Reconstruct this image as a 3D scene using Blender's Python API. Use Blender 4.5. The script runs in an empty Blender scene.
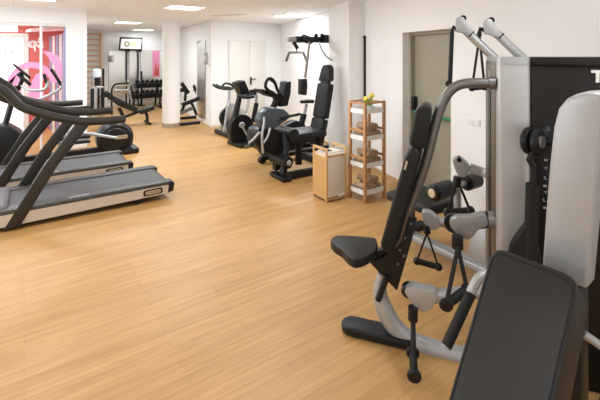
import bpy, bmesh, math, random
from mathutils import Vector as V, Matrix
random.seed(7)
SC = bpy.context.scene
COL = SC.collection

# ---------------------------------------------------------------- camera, world, light, exposure
FPX, CX, HY, EYE = 400.0, 300.0, 55.0, 1.65          # lens in pixels of a 600 px frame, eye height
YAW = math.atan2(400, 580)
cam_d = bpy.data.cameras.new('camera'); cam = bpy.data.objects.new('camera', cam_d); COL.objects.link(cam)
cam_d.sensor_width = 36; cam_d.lens = 36 * FPX / 600
cam_d.shift_y = -(200 - HY) / 600
cam.location = (0, 0, EYE); cam.rotation_euler = (math.pi / 2, 0, -YAW)
cam_d.clip_start = .05
SC.camera = cam
w = bpy.data.worlds.new('world'); SC.world = w; w.use_nodes = True
w.node_tree.nodes['Background'].inputs[0].default_value = (.92, .96, 1, 1)
w.node_tree.nodes['Background'].inputs[1].default_value = .35
SC.view_settings.view_transform = 'Standard'; SC.view_settings.look = 'None'
SC.view_settings.gamma = 1; SC.view_settings.use_curve_mapping = False
SC.view_settings.exposure = 0.06
PANEL_POWER = [44, 42, 50, 11, 32, 14, 23, 14, 5, 9, 9, 6, 5]
CEIL = 2.45
LIGHTS = [(2.22, 6.65), (4.45, 6.72), (2.10, 10.5), (3.12, 13.3), (0.1, 6.65), (-1.6, 6.65), (2.22, 3.6), (0.1, 3.6), (-1.8, 3.6), (2.0, .6), (-.3, .6), (-2.0, .2), (-.2, -2.0)]  # after the visible four, unseen panels added to light the room

def area(name, loc, rot, sx, sy, power, color=(1, .95, .9)):
    d = bpy.data.lights.new(name, 'AREA'); d.shape = 'RECTANGLE'; d.size = sx; d.size_y = sy; d.energy = power; d.color = color
    o = bpy.data.objects.new(name, d); COL.objects.link(o); o.location = loc; o.rotation_euler = rot
    return o
# daylight lamps at the neighbouring room's glazing and at added openings behind and left
area('daylight_fill', (-.6, -3.35, 1.35), (math.radians(115), 0, 0), 5.0, 2.0, 45, (.88, .95, 1))
area('daylight_fill', (-1.5, 10.3, 1.7), (math.radians(-90), 0, 0), 2.2, 1.8, 45, (1, .97, 1))

area('daylight_fill', (-3.78, 5.2, 1.6), (0, math.radians(-118), 0), 1.3, 4.6, 155, (.86, .94, 1))  # left fill lamp added at an unseen opening, tilted up to brighten the ceiling

# ---------------------------------------------------------------- helpers
sY, cY = math.sin(YAW), math.cos(YAW)
EYEV = V((0, 0, EYE))
def ray(u, v):
    k = (u - CX) / FPX
    return V((sY + cY * k, cY - sY * k, -(v - HY) / FPX))
def hit(u, v, p, n):
    r = ray(u, v); p = V(p); n = V(n)
    return EYEV + r * ((p - EYEV).dot(n) / r.dot(n))
def onY(u, v, Y): return hit(u, v, (0, Y, 0), (0, 1, 0))
def onX(u, v, X): return hit(u, v, (X, 0, 0), (1, 0, 0))
def onZ(u, v, z): return hit(u, v, (0, 0, z), (0, 0, 1))
def atd(u, v, d): return EYEV + ray(u, v) * d
def lerp(a, b, t): return a + (b - a) * t

def smooth(pts, n=6):
    pts = [V(p) for p in pts]; out = []
    for i in range(len(pts) - 1):
        p0 = pts[max(i - 1, 0)]; p1 = pts[i]; p2 = pts[i + 1]; p3 = pts[min(i + 2, len(pts) - 1)]
        for k in range(n):
            t = k / n
            out.append(.5 * ((2 * p1) + (p2 - p0) * t + (2 * p0 - 5 * p1 + 4 * p2 - p3) * t * t + (3 * p1 - p0 - 3 * p2 + p3) * t ** 3))
    out.append(pts[-1]); return out

def fillet(pts, r, n=4):
    pts = [V(p) for p in pts]; out = []; N = len(pts)
    for i, p in enumerate(pts):
        a = pts[i - 1] - p; b = pts[(i + 1) % N] - p
        rr = min(r, a.length * .45, b.length * .45)
        a = p + a.normalized() * rr; b = p + b.normalized() * rr
        for k in range(n + 1):
            t = k / n
            out.append(a * (1 - t) ** 2 + p * 2 * t * (1 - t) + b * t * t)
    return out

class MB:
    def __init__(s): s.bm = bmesh.new()
    def face(s, vs):
        try: return s.bm.faces.new(vs)
        except ValueError: return None
    def box(s, lo, hi, M=None):
        x0, y0, z0 = lo; x1, y1, z1 = hi
        c = [V((x, y, z)) for x in (x0, x1) for y in (y0, y1) for z in (z0, z1)]
        if M: c = [M @ p for p in c]
        v = [s.bm.verts.new(p) for p in c]
        for f in ((0, 1, 3, 2), (4, 6, 7, 5), (0, 4, 5, 1), (2, 3, 7, 6), (0, 2, 6, 4), (1, 5, 7, 3)): s.face([v[i] for i in f])
        return s
    def prism(s, pts, vec):
        vec = V(vec); a = [s.bm.verts.new(V(p)) for p in pts]; b = [s.bm.verts.new(V(p) + vec) for p in pts]
        s.face(a); s.face(b[::-1]); n = len(a)
        for i in range(n): s.face([a[i], b[i], b[(i + 1) % n], a[(i + 1) % n]])
        return s
    def tube(s, pts, r, seg=10, flat=None, up=(0, 0, 1)):
        pts = [V(p) for p in pts]; n = len(pts); rs = r if isinstance(r, (list, tuple)) else [r] * n
        rings = []; t0 = (pts[1] - pts[0]).normalized(); up = V(up)
        if abs(t0.dot(up)) > .95: up = V((1, 0, 0)) if abs(t0.x) < .9 else V((0, 1, 0))
        nx = (up - t0 * up.dot(t0)).normalized()
        for i, p in enumerate(pts):
            t = ((pts[i] - pts[i - 1]).normalized() if i else V()) + ((pts[i + 1] - pts[i]).normalized() if i < n - 1 else V())
            if t.length < 1e-6: t = pts[i + 1] - pts[i]
            t.normalize(); nx = (nx - t * nx.dot(t)).normalized(); ny = t.cross(nx)
            fa, fb = flat or (1, 1)
            rings.append([s.bm.verts.new(p + nx * math.cos(2 * math.pi * k / seg) * rs[i] * fa + ny * math.sin(2 * math.pi * k / seg) * rs[i] * fb) for k in range(seg)])
        for a, b in zip(rings, rings[1:]):
            for k in range(seg): s.face([a[k], a[(k + 1) % seg], b[(k + 1) % seg], b[k]])
        s.face(rings[0][::-1]); s.face(rings[-1]); return s
    def cyl(s, p0, p1, r0, r1=None, seg=20): return s.tube([p0, p1], [r0, r0 if r1 is None else r1], seg)
    def lathe(s, prof, base, axis=(0, 0, 1), seg=24):
        base = V(base); ax = V(axis).normalized(); a = ax.orthogonal().normalized(); b = ax.cross(a); rings = []
        for r, h in prof:
            rings.append([s.bm.verts.new(base + ax * h + (a * math.cos(2 * math.pi * k / seg) + b * math.sin(2 * math.pi * k / seg)) * max(r, 1e-4)) for k in range(seg)])
        for p, q in zip(rings, rings[1:]):
            for k in range(seg): s.face([p[k], p[(k + 1) % seg], q[(k + 1) % seg], q[k]])
        s.face(rings[0][::-1]); s.face(rings[-1]); return s
    def disc(s, c, axis, r, th, edge=None, seg=24):      # rounded wheel centred at c
        e = edge if edge is not None else min(th * .3, r * .2)
        return s.lathe([(r - e, -th / 2), (r, -th / 2 + e), (r, th / 2 - e), (r - e, th / 2)], c, axis, seg)
    def ball(s, c, r, seg=12):
        n = 6
        return s.lathe([(r * math.sin(math.pi * i / n), -r * math.cos(math.pi * i / n)) for i in range(n + 1)], c, (0, 0, 1), seg)
    def build(s, name, m, parent=None, bevel=0, bseg=2, ang=40):
        bm = s.bm
        bmesh.ops.remove_doubles(bm, verts=bm.verts, dist=1e-5)
        bmesh.ops.recalc_face_normals(bm, faces=bm.faces)
        if bevel:
            ed = [e for e in bm.edges if len(e.link_faces) == 2 and e.calc_face_angle(0) > math.radians(30)]
            bmesh.ops.bevel(bm, geom=ed, offset=bevel, segments=bseg, profile=.5, affect='EDGES', clamp_overlap=True)
        if parent is not None:
            off = world_loc(parent)
            bmesh.ops.translate(bm, verts=bm.verts, vec=-off)
        me = bpy.data.meshes.new(name); bm.to_mesh(me); bm.free()
        for p in me.polygons: p.use_smooth = True
        me.set_sharp_from_angle(angle=math.radians(ang))
        me.materials.append(m)
        o = bpy.data.objects.new(name, me); COL.objects.link(o)
        if parent is not None: o.parent = parent
        return o

def world_loc(o):
    v = V()
    while o is not None: v += o.location; o = o.parent
    return v

def tag(o, label, cat, group=None):
    o['label'] = label; o['category'] = cat
    if group: o['group'] = group
    return o
def thing(name, loc, label, cat, group=None):
    o = bpy.data.objects.new(name, None); COL.objects.link(o); o.location = loc
    o.empty_display_size = .1
    return tag(o, label, cat, group)
def struct(o): o['kind'] = 'structure'; return o
def copy_tree(o, parent=None):
    c = o.copy(); COL.objects.link(c)
    if parent is not None: c.parent = parent
    for ch in list(o.children): copy_tree(ch, c)
    return c
def text(name, body, size, m, parent, origin, xdir, ydir, ext=.001, align='LEFT', mirror=False, bold=0):
    cu = bpy.data.curves.new('t', 'FONT'); cu.body = body; cu.size = size; cu.extrude = ext; cu.align_x = align; cu.align_y = 'CENTER'; cu.offset = bold
    tmp = bpy.data.objects.new('t', cu); COL.objects.link(tmp)
    bpy.context.view_layer.update()
    me = bpy.data.meshes.new_from_object(tmp.evaluated_get(bpy.context.evaluated_depsgraph_get()))
    bpy.data.objects.remove(tmp)
    x = V(xdir).normalized(); y = V(ydir).normalized(); z = x.cross(y)
    off = world_loc(parent) if parent is not None else V()
    for vx in me.vertices:
        p = vx.co.copy()
        if mirror: p.x = -p.x
        vx.co = V(origin) + x * p.x + y * p.y + z * p.z - off
    me.materials.clear(); me.materials.append(m)
    o = bpy.data.objects.new(name, me); COL.objects.link(o)
    if parent is not None: o.parent = parent
    return o

# ---------------------------------------------------------------- materials
def mat(name, col, rough=.5, metal=0, noise=0, scale=30, bump=0, spec=.5, coat=0):
    m = bpy.data.materials.new(name); m.use_nodes = True; nt = m.node_tree; b = nt.nodes['Principled BSDF']
    b.inputs['Base Color'].default_value = (*col, 1); b.inputs['Roughness'].default_value = rough; b.inputs['Metallic'].default_value = metal
    b.inputs['Specular IOR Level'].default_value = spec
    if coat: b.inputs['Coat Weight'].default_value = coat
    tc = nt.nodes.new('ShaderNodeTexCoord'); nz = nt.nodes.new('ShaderNodeTexNoise'); nz.inputs['Scale'].default_value = scale; nz.inputs['Detail'].default_value = 3
    nt.links.new(tc.outputs['Object'], nz.inputs['Vector'])
    mx = nt.nodes.new('ShaderNodeMix'); mx.data_type = 'RGBA'; a = noise or .03
    mx.inputs['A'].default_value = (*[c * (1 - a) for c in col], 1); mx.inputs['B'].default_value = (*[min(1, c * (1 + a)) for c in col], 1)
    nt.links.new(nz.outputs['Fac'], mx.inputs['Factor']); nt.links.new(mx.outputs['Result'], b.inputs['Base Color'])
    if bump:
        bp = nt.nodes.new('ShaderNodeBump'); bp.inputs['Strength'].default_value = bump; bp.inputs['Distance'].default_value = .01
        nt.links.new(nz.outputs['Fac'], bp.inputs['Height']); nt.links.new(bp.outputs['Normal'], b.inputs['Normal'])
    return m
def emit(name, col, st):
    m = bpy.data.materials.new(name); m.use_nodes = True; b = m.node_tree.nodes['Principled BSDF']
    b.inputs['Base Color'].default_value = (*col, 1); b.inputs['Emission Color'].default_value = (*col, 1); b.inputs['Emission Strength'].default_value = st
    return m
def srgb(r, g, b):
    return tuple((c / 255 / 12.92) if c / 255 <= .04045 else ((c / 255 + .055) / 1.055) ** 2.4 for c in (r, g, b))

M = {}
M['wall'] = mat('wall_paint', (.84, .825, .815), .75, scale=60, noise=.015, bump=.03)
M['door'] = mat('door_paint', (.74, .715, .665), .5, noise=.01)
M['door_tan'] = mat('door_beige_paint', (.31, .285, .215), .45, noise=.02)
M['base'] = mat('wood_baseboard', (.50, .33, .19), .5, noise=.1)
M['vinyl'] = mat('black_vinyl', (.012, .012, .0122), .42, scale=250, noise=.1, bump=.04, spec=.3)
M['pad_vinyl'] = mat('lightened_black_vinyl', (.021, .0205, .020), .45, scale=250, noise=.1, bump=.04, spec=.3)  # vinyl lightened in colour for light on the upturned pad; bench uses it too
M['rubber'] = mat('black_rubber', (.010, .010, .0105), .6, noise=.1, spec=.3)
M['plastic'] = mat('black_plastic', (.010, .010, .0105), .38, noise=.1, spec=.3)
M['tread_grey'] = mat('dark_grey_plastic', (.055, .055, .052), .45, noise=.1)
M['deck_grey'] = mat('grey_belt', (.075, .075, .075), .6, noise=.12, scale=120)
M['hood'] = mat('mid_grey_plastic', (.14, .14, .145), .4, noise=.08)
M['strut'] = mat('bronze_grey_metal', (.030, .028, .024), .45, .25, noise=.08)
M['shroud'] = mat('slate_plastic', (.05, .062, .073), .38, noise=.08)
M['silver'] = mat('silver_paint', (.43, .435, .44), .40, .45, noise=.02)
M['silver_l'] = mat('light_silver_paint', (.41, .415, .42), .42, .35, noise=.02)
M['side_silver'] = mat('brushed_silver', (.62, .57, .51), .42, .45, noise=.05)
M['silver_c'] = mat('column_silver_paint', (.50, .50, .50), .42, .35, noise=.02)
M['mid_silver'] = mat('mid_grey_paint', (.30, .305, .31), .38, .4, noise=.03)
M['gun'] = mat('gunmetal', (.21, .205, .20), .36, .75, noise=.04)
M['steel'] = mat('stainless_steel', (.55, .54, .52), .25, .95, noise=.04)
M['channel'] = mat('bronze_channel', (.20, .17, .14), .38, .6, noise=.05)
M['panel'] = mat('dark_brown_gloss', (.007, .0055, .005), .36, spec=.35, noise=.08)
M['white'] = mat('white_plastic', (.8, .79, .77), .45)
M['white_ink'] = mat('white_ink', (.75, .74, .72), .5)
M['gold'] = mat('champagne_badge', (.60, .53, .38), .35, .5)
M['brown_wood'] = mat('reddish_wood', (.50, .25, .10), .45, noise=.2, scale=14)
M['light_wood'] = mat('light_wood', (.62, .37, .155), .45, noise=.12, scale=12)
M['bar_wood'] = mat('beech_wood', (.66, .40, .22), .5, noise=.1)
M['bamboo'] = mat('bamboo_side', (.56, .33, .125), .5, noise=.14, scale=40)
M['canvas'] = mat('cream_canvas', (.72, .66, .57), .85, noise=.04, bump=.15)
M['towel'] = mat('brown_towel', (.44, .31, .20), .95, noise=.2, scale=90, bump=.6)
M['towel2'] = mat('taupe_towel', (.27, .19, .12), .95, noise=.2, scale=90, bump=.6)
M['leaf'] = mat('green_leaf', (.25, .42, .05), .5, noise=.2)
M['flower'] = mat('yellow_petal', (.75, .62, .08), .6, noise=.1)
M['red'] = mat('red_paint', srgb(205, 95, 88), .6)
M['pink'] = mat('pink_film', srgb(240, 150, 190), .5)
M['pinkl'] = mat('pale_pink_paint', srgb(238, 190, 195), .6)
M['violet'] = mat('violet_grey_paint', srgb(150, 150, 185), .5)
M['green'] = mat('green_plastic', (.02, .22, .09), .4)
M['grey_box'] = mat('grey_plastic', (.33, .32, .30), .5)
M['tile_frame'] = mat('ceiling_trim', (.72, .70, .67), .6)
M['lamp'] = emit('lamp_diffuser', (1, .97, .93), 5)
M['bright'] = emit('daylit_glazing', (.93, .97, 1), .9)
M['screen'] = emit('tv_screen', (.62, .62, .57), .5)
M['logo_green'] = emit('screen_green', srgb(150, 190, 60), .6)
M['logo_dark'] = emit('screen_olive', srgb(110, 100, 50), .5)

def mirror_mat():
    m = bpy.data.materials.new('mirror_silvering'); m.use_nodes = True; b = m.node_tree.nodes['Principled BSDF']
    b.inputs['Base Color'].default_value = (.95, .95, .93, 1); b.inputs['Metallic'].default_value = 1; b.inputs['Roughness'].default_value = .28
    return m
M['mirror'] = mirror_mat()
def glass_mat(name, tint=(1, 1, 1)):
    m = bpy.data.materials.new(name); m.use_nodes = True; nt = m.node_tree
    for n in list(nt.nodes):
        if n.type == 'BSDF_PRINCIPLED': nt.nodes.remove(n)
    t = nt.nodes.new('ShaderNodeBsdfTransparent'); t.inputs[0].default_value = (*tint, 1)
    g = nt.nodes.new('ShaderNodeBsdfGlossy'); g.inputs['Roughness'].default_value = .02
    f = nt.nodes.new('ShaderNodeFresnel'); f.inputs[0].default_value = 1.25
    mx = nt.nodes.new('ShaderNodeMixShader')
    nt.links.new(f.outputs[0], mx.inputs[0]); nt.links.new(t.outputs[0], mx.inputs[1]); nt.links.new(g.outputs[0], mx.inputs[2])
    nt.links.new(mx.outputs[0], nt.nodes['Material Output'].inputs[0])
    return m
M['glass'] = glass_mat('window_glass')
M['bottle'] = mat('pale_clear_plastic', (.72, .80, .85), .2)

def floor_mat():
    m = bpy.data.materials.new('oak_strip_floor'); m.use_nodes = True; nt = m.node_tree; b = nt.nodes['Principled BSDF']; L = nt.links.new
    tc = nt.nodes.new('ShaderNodeTexCoord')
    br = nt.nodes.new('ShaderNodeTexBrick'); br.offset = .37; br.inputs['Scale'].default_value = 1
    br.inputs['Brick Width'].default_value = 1.1; br.inputs['Row Height'].default_value = .075
    br.inputs['Mortar Size'].default_value = .0012; br.inputs['Mortar Smooth'].default_value = .3; br.inputs['Bias'].default_value = 0
    br.inputs['Color1'].default_value = (.475, .265, .090, 1); br.inputs['Color2'].default_value = (.545, .315, .116, 1); br.inputs['Mortar'].default_value = (.38, .195, .06, 1)
    L(tc.outputs['Object'], br.inputs['Vector'])
    mp = nt.nodes.new('ShaderNodeMapping'); mp.inputs['Scale'].default_value = (1.3, 22, 1); L(tc.outputs['Object'], mp.inputs['Vector'])
    nz = nt.nodes.new('ShaderNodeTexNoise'); nz.inputs['Scale'].default_value = 1.6; nz.inputs['Detail'].default_value = 6; nz.inputs['Roughness'].default_value = .6
    L(mp.outputs['Vector'], nz.inputs['Vector'])
    rp = nt.nodes.new('ShaderNodeValToRGB'); rp.color_ramp.elements[0].position = .3; rp.color_ramp.elements[0].color = (.80, .74, .66, 1)
    rp.color_ramp.elements[1].position = .7; rp.color_ramp.elements[1].color = (1.1, 1.12, 1.15, 1); L(nz.outputs['Fac'], rp.inputs['Fac'])
    mx = nt.nodes.new('ShaderNodeMix'); mx.data_type = 'RGBA'; mx.blend_type = 'MULTIPLY'; mx.inputs['Factor'].default_value = .9
    L(br.outputs['Color'], mx.inputs['A']); L(rp.outputs['Color'], mx.inputs['B']); L(mx.outputs['Result'], b.inputs['Base Color'])
    b.inputs['Roughness'].default_value = .46
    return m
def ceil_mat():
    m = bpy.data.materials.new('ceiling_tiles'); m.use_nodes = True; nt = m.node_tree; b = nt.nodes['Principled BSDF']; L = nt.links.new
    tc = nt.nodes.new('ShaderNodeTexCoord'); mp = nt.nodes.new('ShaderNodeMapping'); mp.inputs['Location'].default_value = (.13, .17, 0)
    L(tc.outputs['Object'], mp.inputs['Vector'])
    br = nt.nodes.new('ShaderNodeTexBrick'); br.offset = 0; br.inputs['Scale'].default_value = 1
    br.inputs['Brick Width'].default_value = 1.2; br.inputs['Row Height'].default_value = .6; br.inputs['Mortar Size'].default_value = .006
    br.inputs['Color1'].default_value = (.93, .945, .96, 1); br.inputs['Color2'].default_value = (.94, .955, .97, 1); br.inputs['Mortar'].default_value = (.78, .79, .81, 1)
    L(mp.outputs['Vector'], br.inputs['Vector']); L(br.outputs['Color'], b.inputs['Base Color']); b.inputs['Roughness'].default_value = .8
    return m
M['floor'] = floor_mat(); M['ceiling'] = ceil_mat()

# ---------------------------------------------------------------- room shell
WD = V((.272, .962, 0)).normalized(); WN = V((-.962, .272, 0)).normalized()      # right wall: direction and normal into the room
WP = V((3.97, 3.55, 0))
def wr(s, off=0, z=0): return WP + WD * s + WN * off + V((0, 0, z))
def onW(u, v, off=0): return hit(u, v, WP + WN * off, WN)
FARY = 8.73
S_FAR = (FARY - WP.y) / WD.y
COR = wr(S_FAR)                                   # far right corner
NK0 = V((3.54, FARY, 0)); NK1 = V((4.10, 14.0, 0))  # nook wall

struct(MB().box((-4.2, -3.6, -.1), (6.6, 14.3, 0)).build('floor', M['floor']))
struct(MB().box((-4.2, -3.6, CEIL), (6.6, 14.3, CEIL + .1)).build('ceiling', M['ceiling']))
def wallprism(name, pts, z0, z1, m=None):
    return struct(MB().prism([V((p[0], p[1], z0)) for p in pts], (0, 0, z1 - z0)).build(name, m or M['wall']))
# right wall with door recess
DS0, DS1, DTOP = -1.03, -.13, 1.93
mb = MB()
def wseg(s0, s1, z0, z1, th=.3):
    mb.prism([wr(s0, 0, z0), wr(s1, 0, z0), wr(s1, -th, z0), wr(s0, -th, z0)], (0, 0, z1 - z0))
wseg(-7.3, DS0, 0, CEIL); wseg(DS1, S_FAR + .3, 0, CEIL); wseg(DS0, DS1, DTOP, CEIL)
wall_right = struct(mb.build('wall_right', M['wall']))
wallprism('wall_far', [(NK0.x, FARY), (6.2, FARY), (6.2, FARY + .15), (NK0.x + .15, FARY + .15)], 0, CEIL)
wallprism('wall_nook', [NK0, NK1, NK1 + V((.15, 0, 0)), NK0 + V((.15, .15, 0))], 0, CEIL)
wallprism('wall_back', [(.5, 14.0), (4.4, 14.0), (4.4, 14.15), (.5, 14.15)], 0, CEIL)
mb = MB(); mb.box((-4, -3.5, 0), (-3.85, 8.1, .9)).box((-4, -3.5, 2.3), (-3.85, 8.1, CEIL)).box((-4, -3.5, .9), (-3.85, 2.8, 2.3)).box((-4, 7.6, .9), (-3.85, 8.1, 2.3))
struct(mb.build('wall_left', M['wall']))  # window gap added in this unseen wall for the left fill lamp
# wall behind the camera, open to daylight through an opening added above a low sill
mb = MB(); mb.box((-4, -3.5, 0), (2.4, -3.4, .35)).box((-4, -3.5, 2.3), (2.4, -3.4, CEIL))
struct(mb.build('wall_front', M['wall']))
# window wall (to the neighbouring room)
WX, WTOP = .605, 2.19
mb = MB(); mb.box((WX, 8.1, 0), (.93, 8.28, CEIL)).box((-4, 8.1, WTOP), (WX, 8.28, CEIL))
struct(mb.build('wall_window_side', M['wall']))
wallprism('wall_recess', [(.78, 8.28), (.93, 8.28), (.93, 14.0), (.78, 14.0)], 0, CEIL)
# pillar on right wall
p365 = onW(365, 100); p349 = hit(349, 100, (0, p365.y, 0), WD)
s365 = (p365 - WP).dot(WD)
PN = V((p365.x, p365.y, 0)); depth = .265
a = wr(s365, .0); b_ = wr(s365, depth); c_ = wr(s365 + .76, depth); d_ = wr(s365 + .76, 0)
PILLAR = (s365, depth)
struct(MB().prism([a, b_, c_, d_], (0, 0, CEIL)).build('pillar_right', M['wall']))
# baseboards
mb = MB()
for s0, s1 in ((-6, DS0), (DS1, s365), (s365 + .76, S_FAR)):
    mb.prism([wr(s0, 0), wr(s1, 0), wr(s1, .012), wr(s0, .012)], (0, 0, .05))
struct(mb.build('baseboard_right', M['base']))
struct(MB().box((NK0.x, FARY - .012, 0), (COR.x, FARY, .05)).build('baseboard_far', M['door']))
struct(MB().box((.93, 13.988, 0), (4.1, 14.0, .06)).build('baseboard_back', M['door']))
# column
colo = MB().lathe([(.195, .0), (.195, CEIL)], (2.79, 9.27, 0), seg=40).build('column', M['wall']); struct(colo)
MB().lathe([(.2, 0), (.2, .1), (.196, .102)], (2.79, 9.27, 0), seg=40).build('base_band', M['steel'], colo)
# near door (recessed)
mb = MB(); mb.prism([wr(DS0, -.16), wr(DS1, -.16), wr(DS1, -.2), wr(DS0, -.2)], (0, 0, DTOP))
door2 = struct(mb.build('door_2', M['door_tan']))
mb = MB()
for s0, s1, z0, z1 in ((DS0, DS1, 0, .04),): pass
mb.prism([wr(DS1 - .035, -.10), wr(DS1, -.10), wr(DS1, -.17), wr(DS1 - .035, -.17)], (0, 0, DTOP))
mb.prism([wr(DS0, -.10, DTOP - .035), wr(DS1, -.10, DTOP - .035), wr(DS1, -.17, DTOP - .035), wr(DS0, -.17, DTOP - .035)], (0, 0, .035))
mb.build('door_frame', M['door_tan'], door2)
def hw(s, off, z): return wr(s, off, z)
sx = (onW(415, 103, -.14) - WP).dot(WD)
mb = MB(); mb.prism([hw(sx - .03, -.16, .96), hw(sx + .03, -.16, .96), hw(sx + .03, -.16, 1.13), hw(sx - .03, -.16, 1.13)], WN * .06)
mb.build('latch_box', M['plastic'], door2, bevel=.012)
MB().cyl(hw(sx, -.115, 1.0 - .06), hw(DS0 + .05, -.115, 1.0 - .06), .018).build('push_bar', M['green'], door2)
# far double door
dl, dr = onY(228, 80, FARY).x, onY(265, 80, FARY).x; seam = onY(249, 80, FARY).x
dz = onY(240, 40.5, FARY).z
d1 = struct(MB().box((dl, FARY - .025, 0), (dr, FARY + .02, dz)).build('door_1', M['door']))
for x0, x1 in ((dl + .02, seam - .004), (seam + .004, dr - .02)):
    MB().box((x0, FARY - .04, .01), (x1, FARY - .02, dz - .02)).build('door_leaf', M['door'], d1, bevel=.003)
hx = onY(249.5, 78, FARY).x; hz = onY(250, 79, FARY).z
mb = MB(); mb.box((hx - .005, FARY - .05, hz - .14), (hx + .035, FARY - .04, hz + .05)); mb.tube([(hx + .015, FARY - .05, hz), (hx + .015, FARY - .09, hz), (hx + .13, FARY - .09, hz)], .012)
mb.build('door_handle', M['plastic'], d1)

# ---------------------------------------------------------------- window wall glazing and the room behind it
win = struct(MB().box((-4, 8.14, WTOP - .04), (WX, 8.24, WTOP)).build('window_1', M['white']))
mb = MB(); mb.box((WX - .03, 8.15, 0), (WX, 8.22, WTOP - .04)); mb.build('window_jamb', M['violet'], win)
mx_ = onY(41, 60, 8.18).x
MB().box((mx_ - .018, 8.15, 0), (mx_ + .018, 8.22, WTOP - .04)).build('mullion', M['white'], win)
MB().box((-4, 8.18, 0), (WX - .03, 8.186, WTOP - .04)).build('pane', M['glass'], win)
DY = 8.172
def dec(pts, name, m=None):
    return MB().prism([onY(u, v, DY) for u, v in pts], (0, .002, 0)).build(name, m or M['pink'], win)
dec([(42.5, 51), (50, 52), (57, 55), (61, 60), (62.5, 68), (62, 78), (59, 83), (57, 74), (53, 64), (48, 57)], 'swirl_decal')
import math as _m
def arc(cx, cy, rx, ry, a0, a1, n=28): return [(cx + rx * _m.cos(_m.radians(lerp(a0, a1, i / n))), cy - ry * _m.sin(_m.radians(lerp(a0, a1, i / n)))) for i in range(n + 1)]
dec(arc(32, 92, 27, 30, 20, 190) + arc(32, 92, 21, 24, 190, 20), 'swirl_decal')
dec([(27, 101), (30, 84), (36, 74), (43, 72), (47, 76), (42, 82), (41, 88), (45, 95), (44, 104)], 'swirl_decal')
dec([(4, 96), (8, 82), (15, 76), (22, 74), (22, 98), (10, 104)], 'swirl_decal')
z_ = onY(32, 43, DY - .002).z
text('window_lettering', 'qâ', .26, M['white_ink'], win, (onY(27.5, 43.5, DY - .003).x, DY - .003, z_), (1, 0, 0), (0, 0, 1), ext=.0005)
text('window_lettering', 'HI', .17, M['pink'], win, (onY(4, 53, DY - .003).x, DY - .003, onY(4, 53, DY).z), (1, 0, 0), (0, 0, 1), ext=.0005)
text('window_lettering', 'anmana', .17, M['pinkl'], win, (onY(0, 42, DY - .003).x, DY - .003, onY(0, 42.5, DY).z), (1, 0, 0), (0, 0, 1), ext=.0005)
NB = 10.6
bx0, bx1 = -3.4, onY(23, 60, NB).x
bzt = onY(15, 38, NB).z
mb = MB(); mb.box((bx1 + .1, NB, 0), (.78, NB + .1, CEIL)).box((-4, NB, bzt + .1), (bx1 + .1, NB + .1, CEIL))
struct(mb.build('wall_red', M['red']))
w2 = struct(MB().box((-4, NB - .02, bzt), (bx1 + .1, NB + .08, bzt + .1)).box((bx1, NB - .02, 0), (bx1 + .1, NB + .08, bzt)).build('window_2', M['tile_frame']))
MB().box((-4, NB + .03, 0), (bx1, NB + .04, bzt)).build('pane', M['bright'], w2)
sx0 = onY(0, 28, 9.4).x - 1.5; sx1 = onY(17.5, 28, 9.4).x
MB_l = MB().box((sx0, 8.9, CEIL - .35), (sx1, 9.5, CEIL - .27)).build('ceiling_light_box', M['lamp'])
tag(MB_l, 'long bright ceiling light seen through the glass wall beside the red wall', 'ceiling light')
struct(MB().prism([(.1, 8.32, 2.06), (.76, 8.32, 2.16), (.76, 10.55, 2.2), (.02, 10.55, 2.14)], (0, 0, .05)).build('trim_1', M['pinkl']))
fr = thing('slatted_screen', (.6, 9.3, 0), 'violet grey slatted screen of upright posts in the room behind the glass', 'screen')
for i, u in enumerate((50.5, 53.5, 57, 60.5, 63.8)):
    p = onY(u, 60, 8.5 + (4 - i) * .48)
    MB().box((p.x - .02, p.y - .03, 0), (p.x + .02, p.y + .03, 2.05)).build('post', M['white' if i % 2 else 'violet'], fr)
pc = onY(47.5, 27, 9.6)
cm = thing('ceiling_speaker', (pc.x, 9.6, CEIL), 'small dark grey speaker hanging high behind the glass wall', 'speaker')
MB().cyl((pc.x, 9.6, CEIL), (pc.x, 9.6, pc.z + .08), .015).build('hanger', M['grey_box'], cm)
MB().lathe([(.05, -.02), (.09, .02), (.09, .1), (.05, .14)], (pc.x, 9.6, pc.z - .03), (.3, -.5, .6)).build('housing', M['grey_box'], cm)

# ---------------------------------------------------------------- ceiling fittings
where = {0: 'bright square ceiling panel light in front of the white column', 1: 'bright square ceiling panel light by the far right corner',
         2: 'bright ceiling panel light nearest above the television', 3: 'ceiling panel light beside the white column at the back of the room'}
for i, (x, y) in enumerate(LIGHTS):
    t = thing('ceiling_light', (x, y, CEIL), where.get(i, 'square ceiling panel light out of view, number %s from the window wall' % i), 'ceiling light', 'square ceiling panel lights')
    if i not in where: t['label'] = 'unseen square ceiling panel light over the %s' % {4: 'near treadmill', 5: 'front end of the treadmills', 6: 'open wooden floor', 7: 'floor in front of the treadmills', 8: 'left wall', 9: 'large multi-gym', 10: 'camera position', 11: 'left wall near the daylight glazing', 12: 'daylight glazing'}[i]
    mb = MB()
    for x0, y0, x1, y1 in ((-.3, -.3, .3, -.275), (-.3, .275, .3, .3), (-.3, -.275, -.275, .275), (.275, -.275, .3, .275)): mb.box((x + x0, y + y0, CEIL - .012), (x + x1, y + y1, CEIL))
    mb.build('frame', M['tile_frame'], t)
    MB().box((x - .275, y - .275, CEIL - .006), (x + .275, y + .275, CEIL)).build('diffuser', M['lamp'], t)
    lo = area('panel_light', (x, y, CEIL - .02), (0, 0, 0), .5, .5, PANEL_POWER[i], (.86, .94, 1))
v0, v1 = onZ(213, 15.2, CEIL), onZ(247, 14, CEIL)
vt = thing('air_vent', (lerp(v0, v1, .5)), 'long narrow slotted air vent in the ceiling near the double door', 'air vent')
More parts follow.
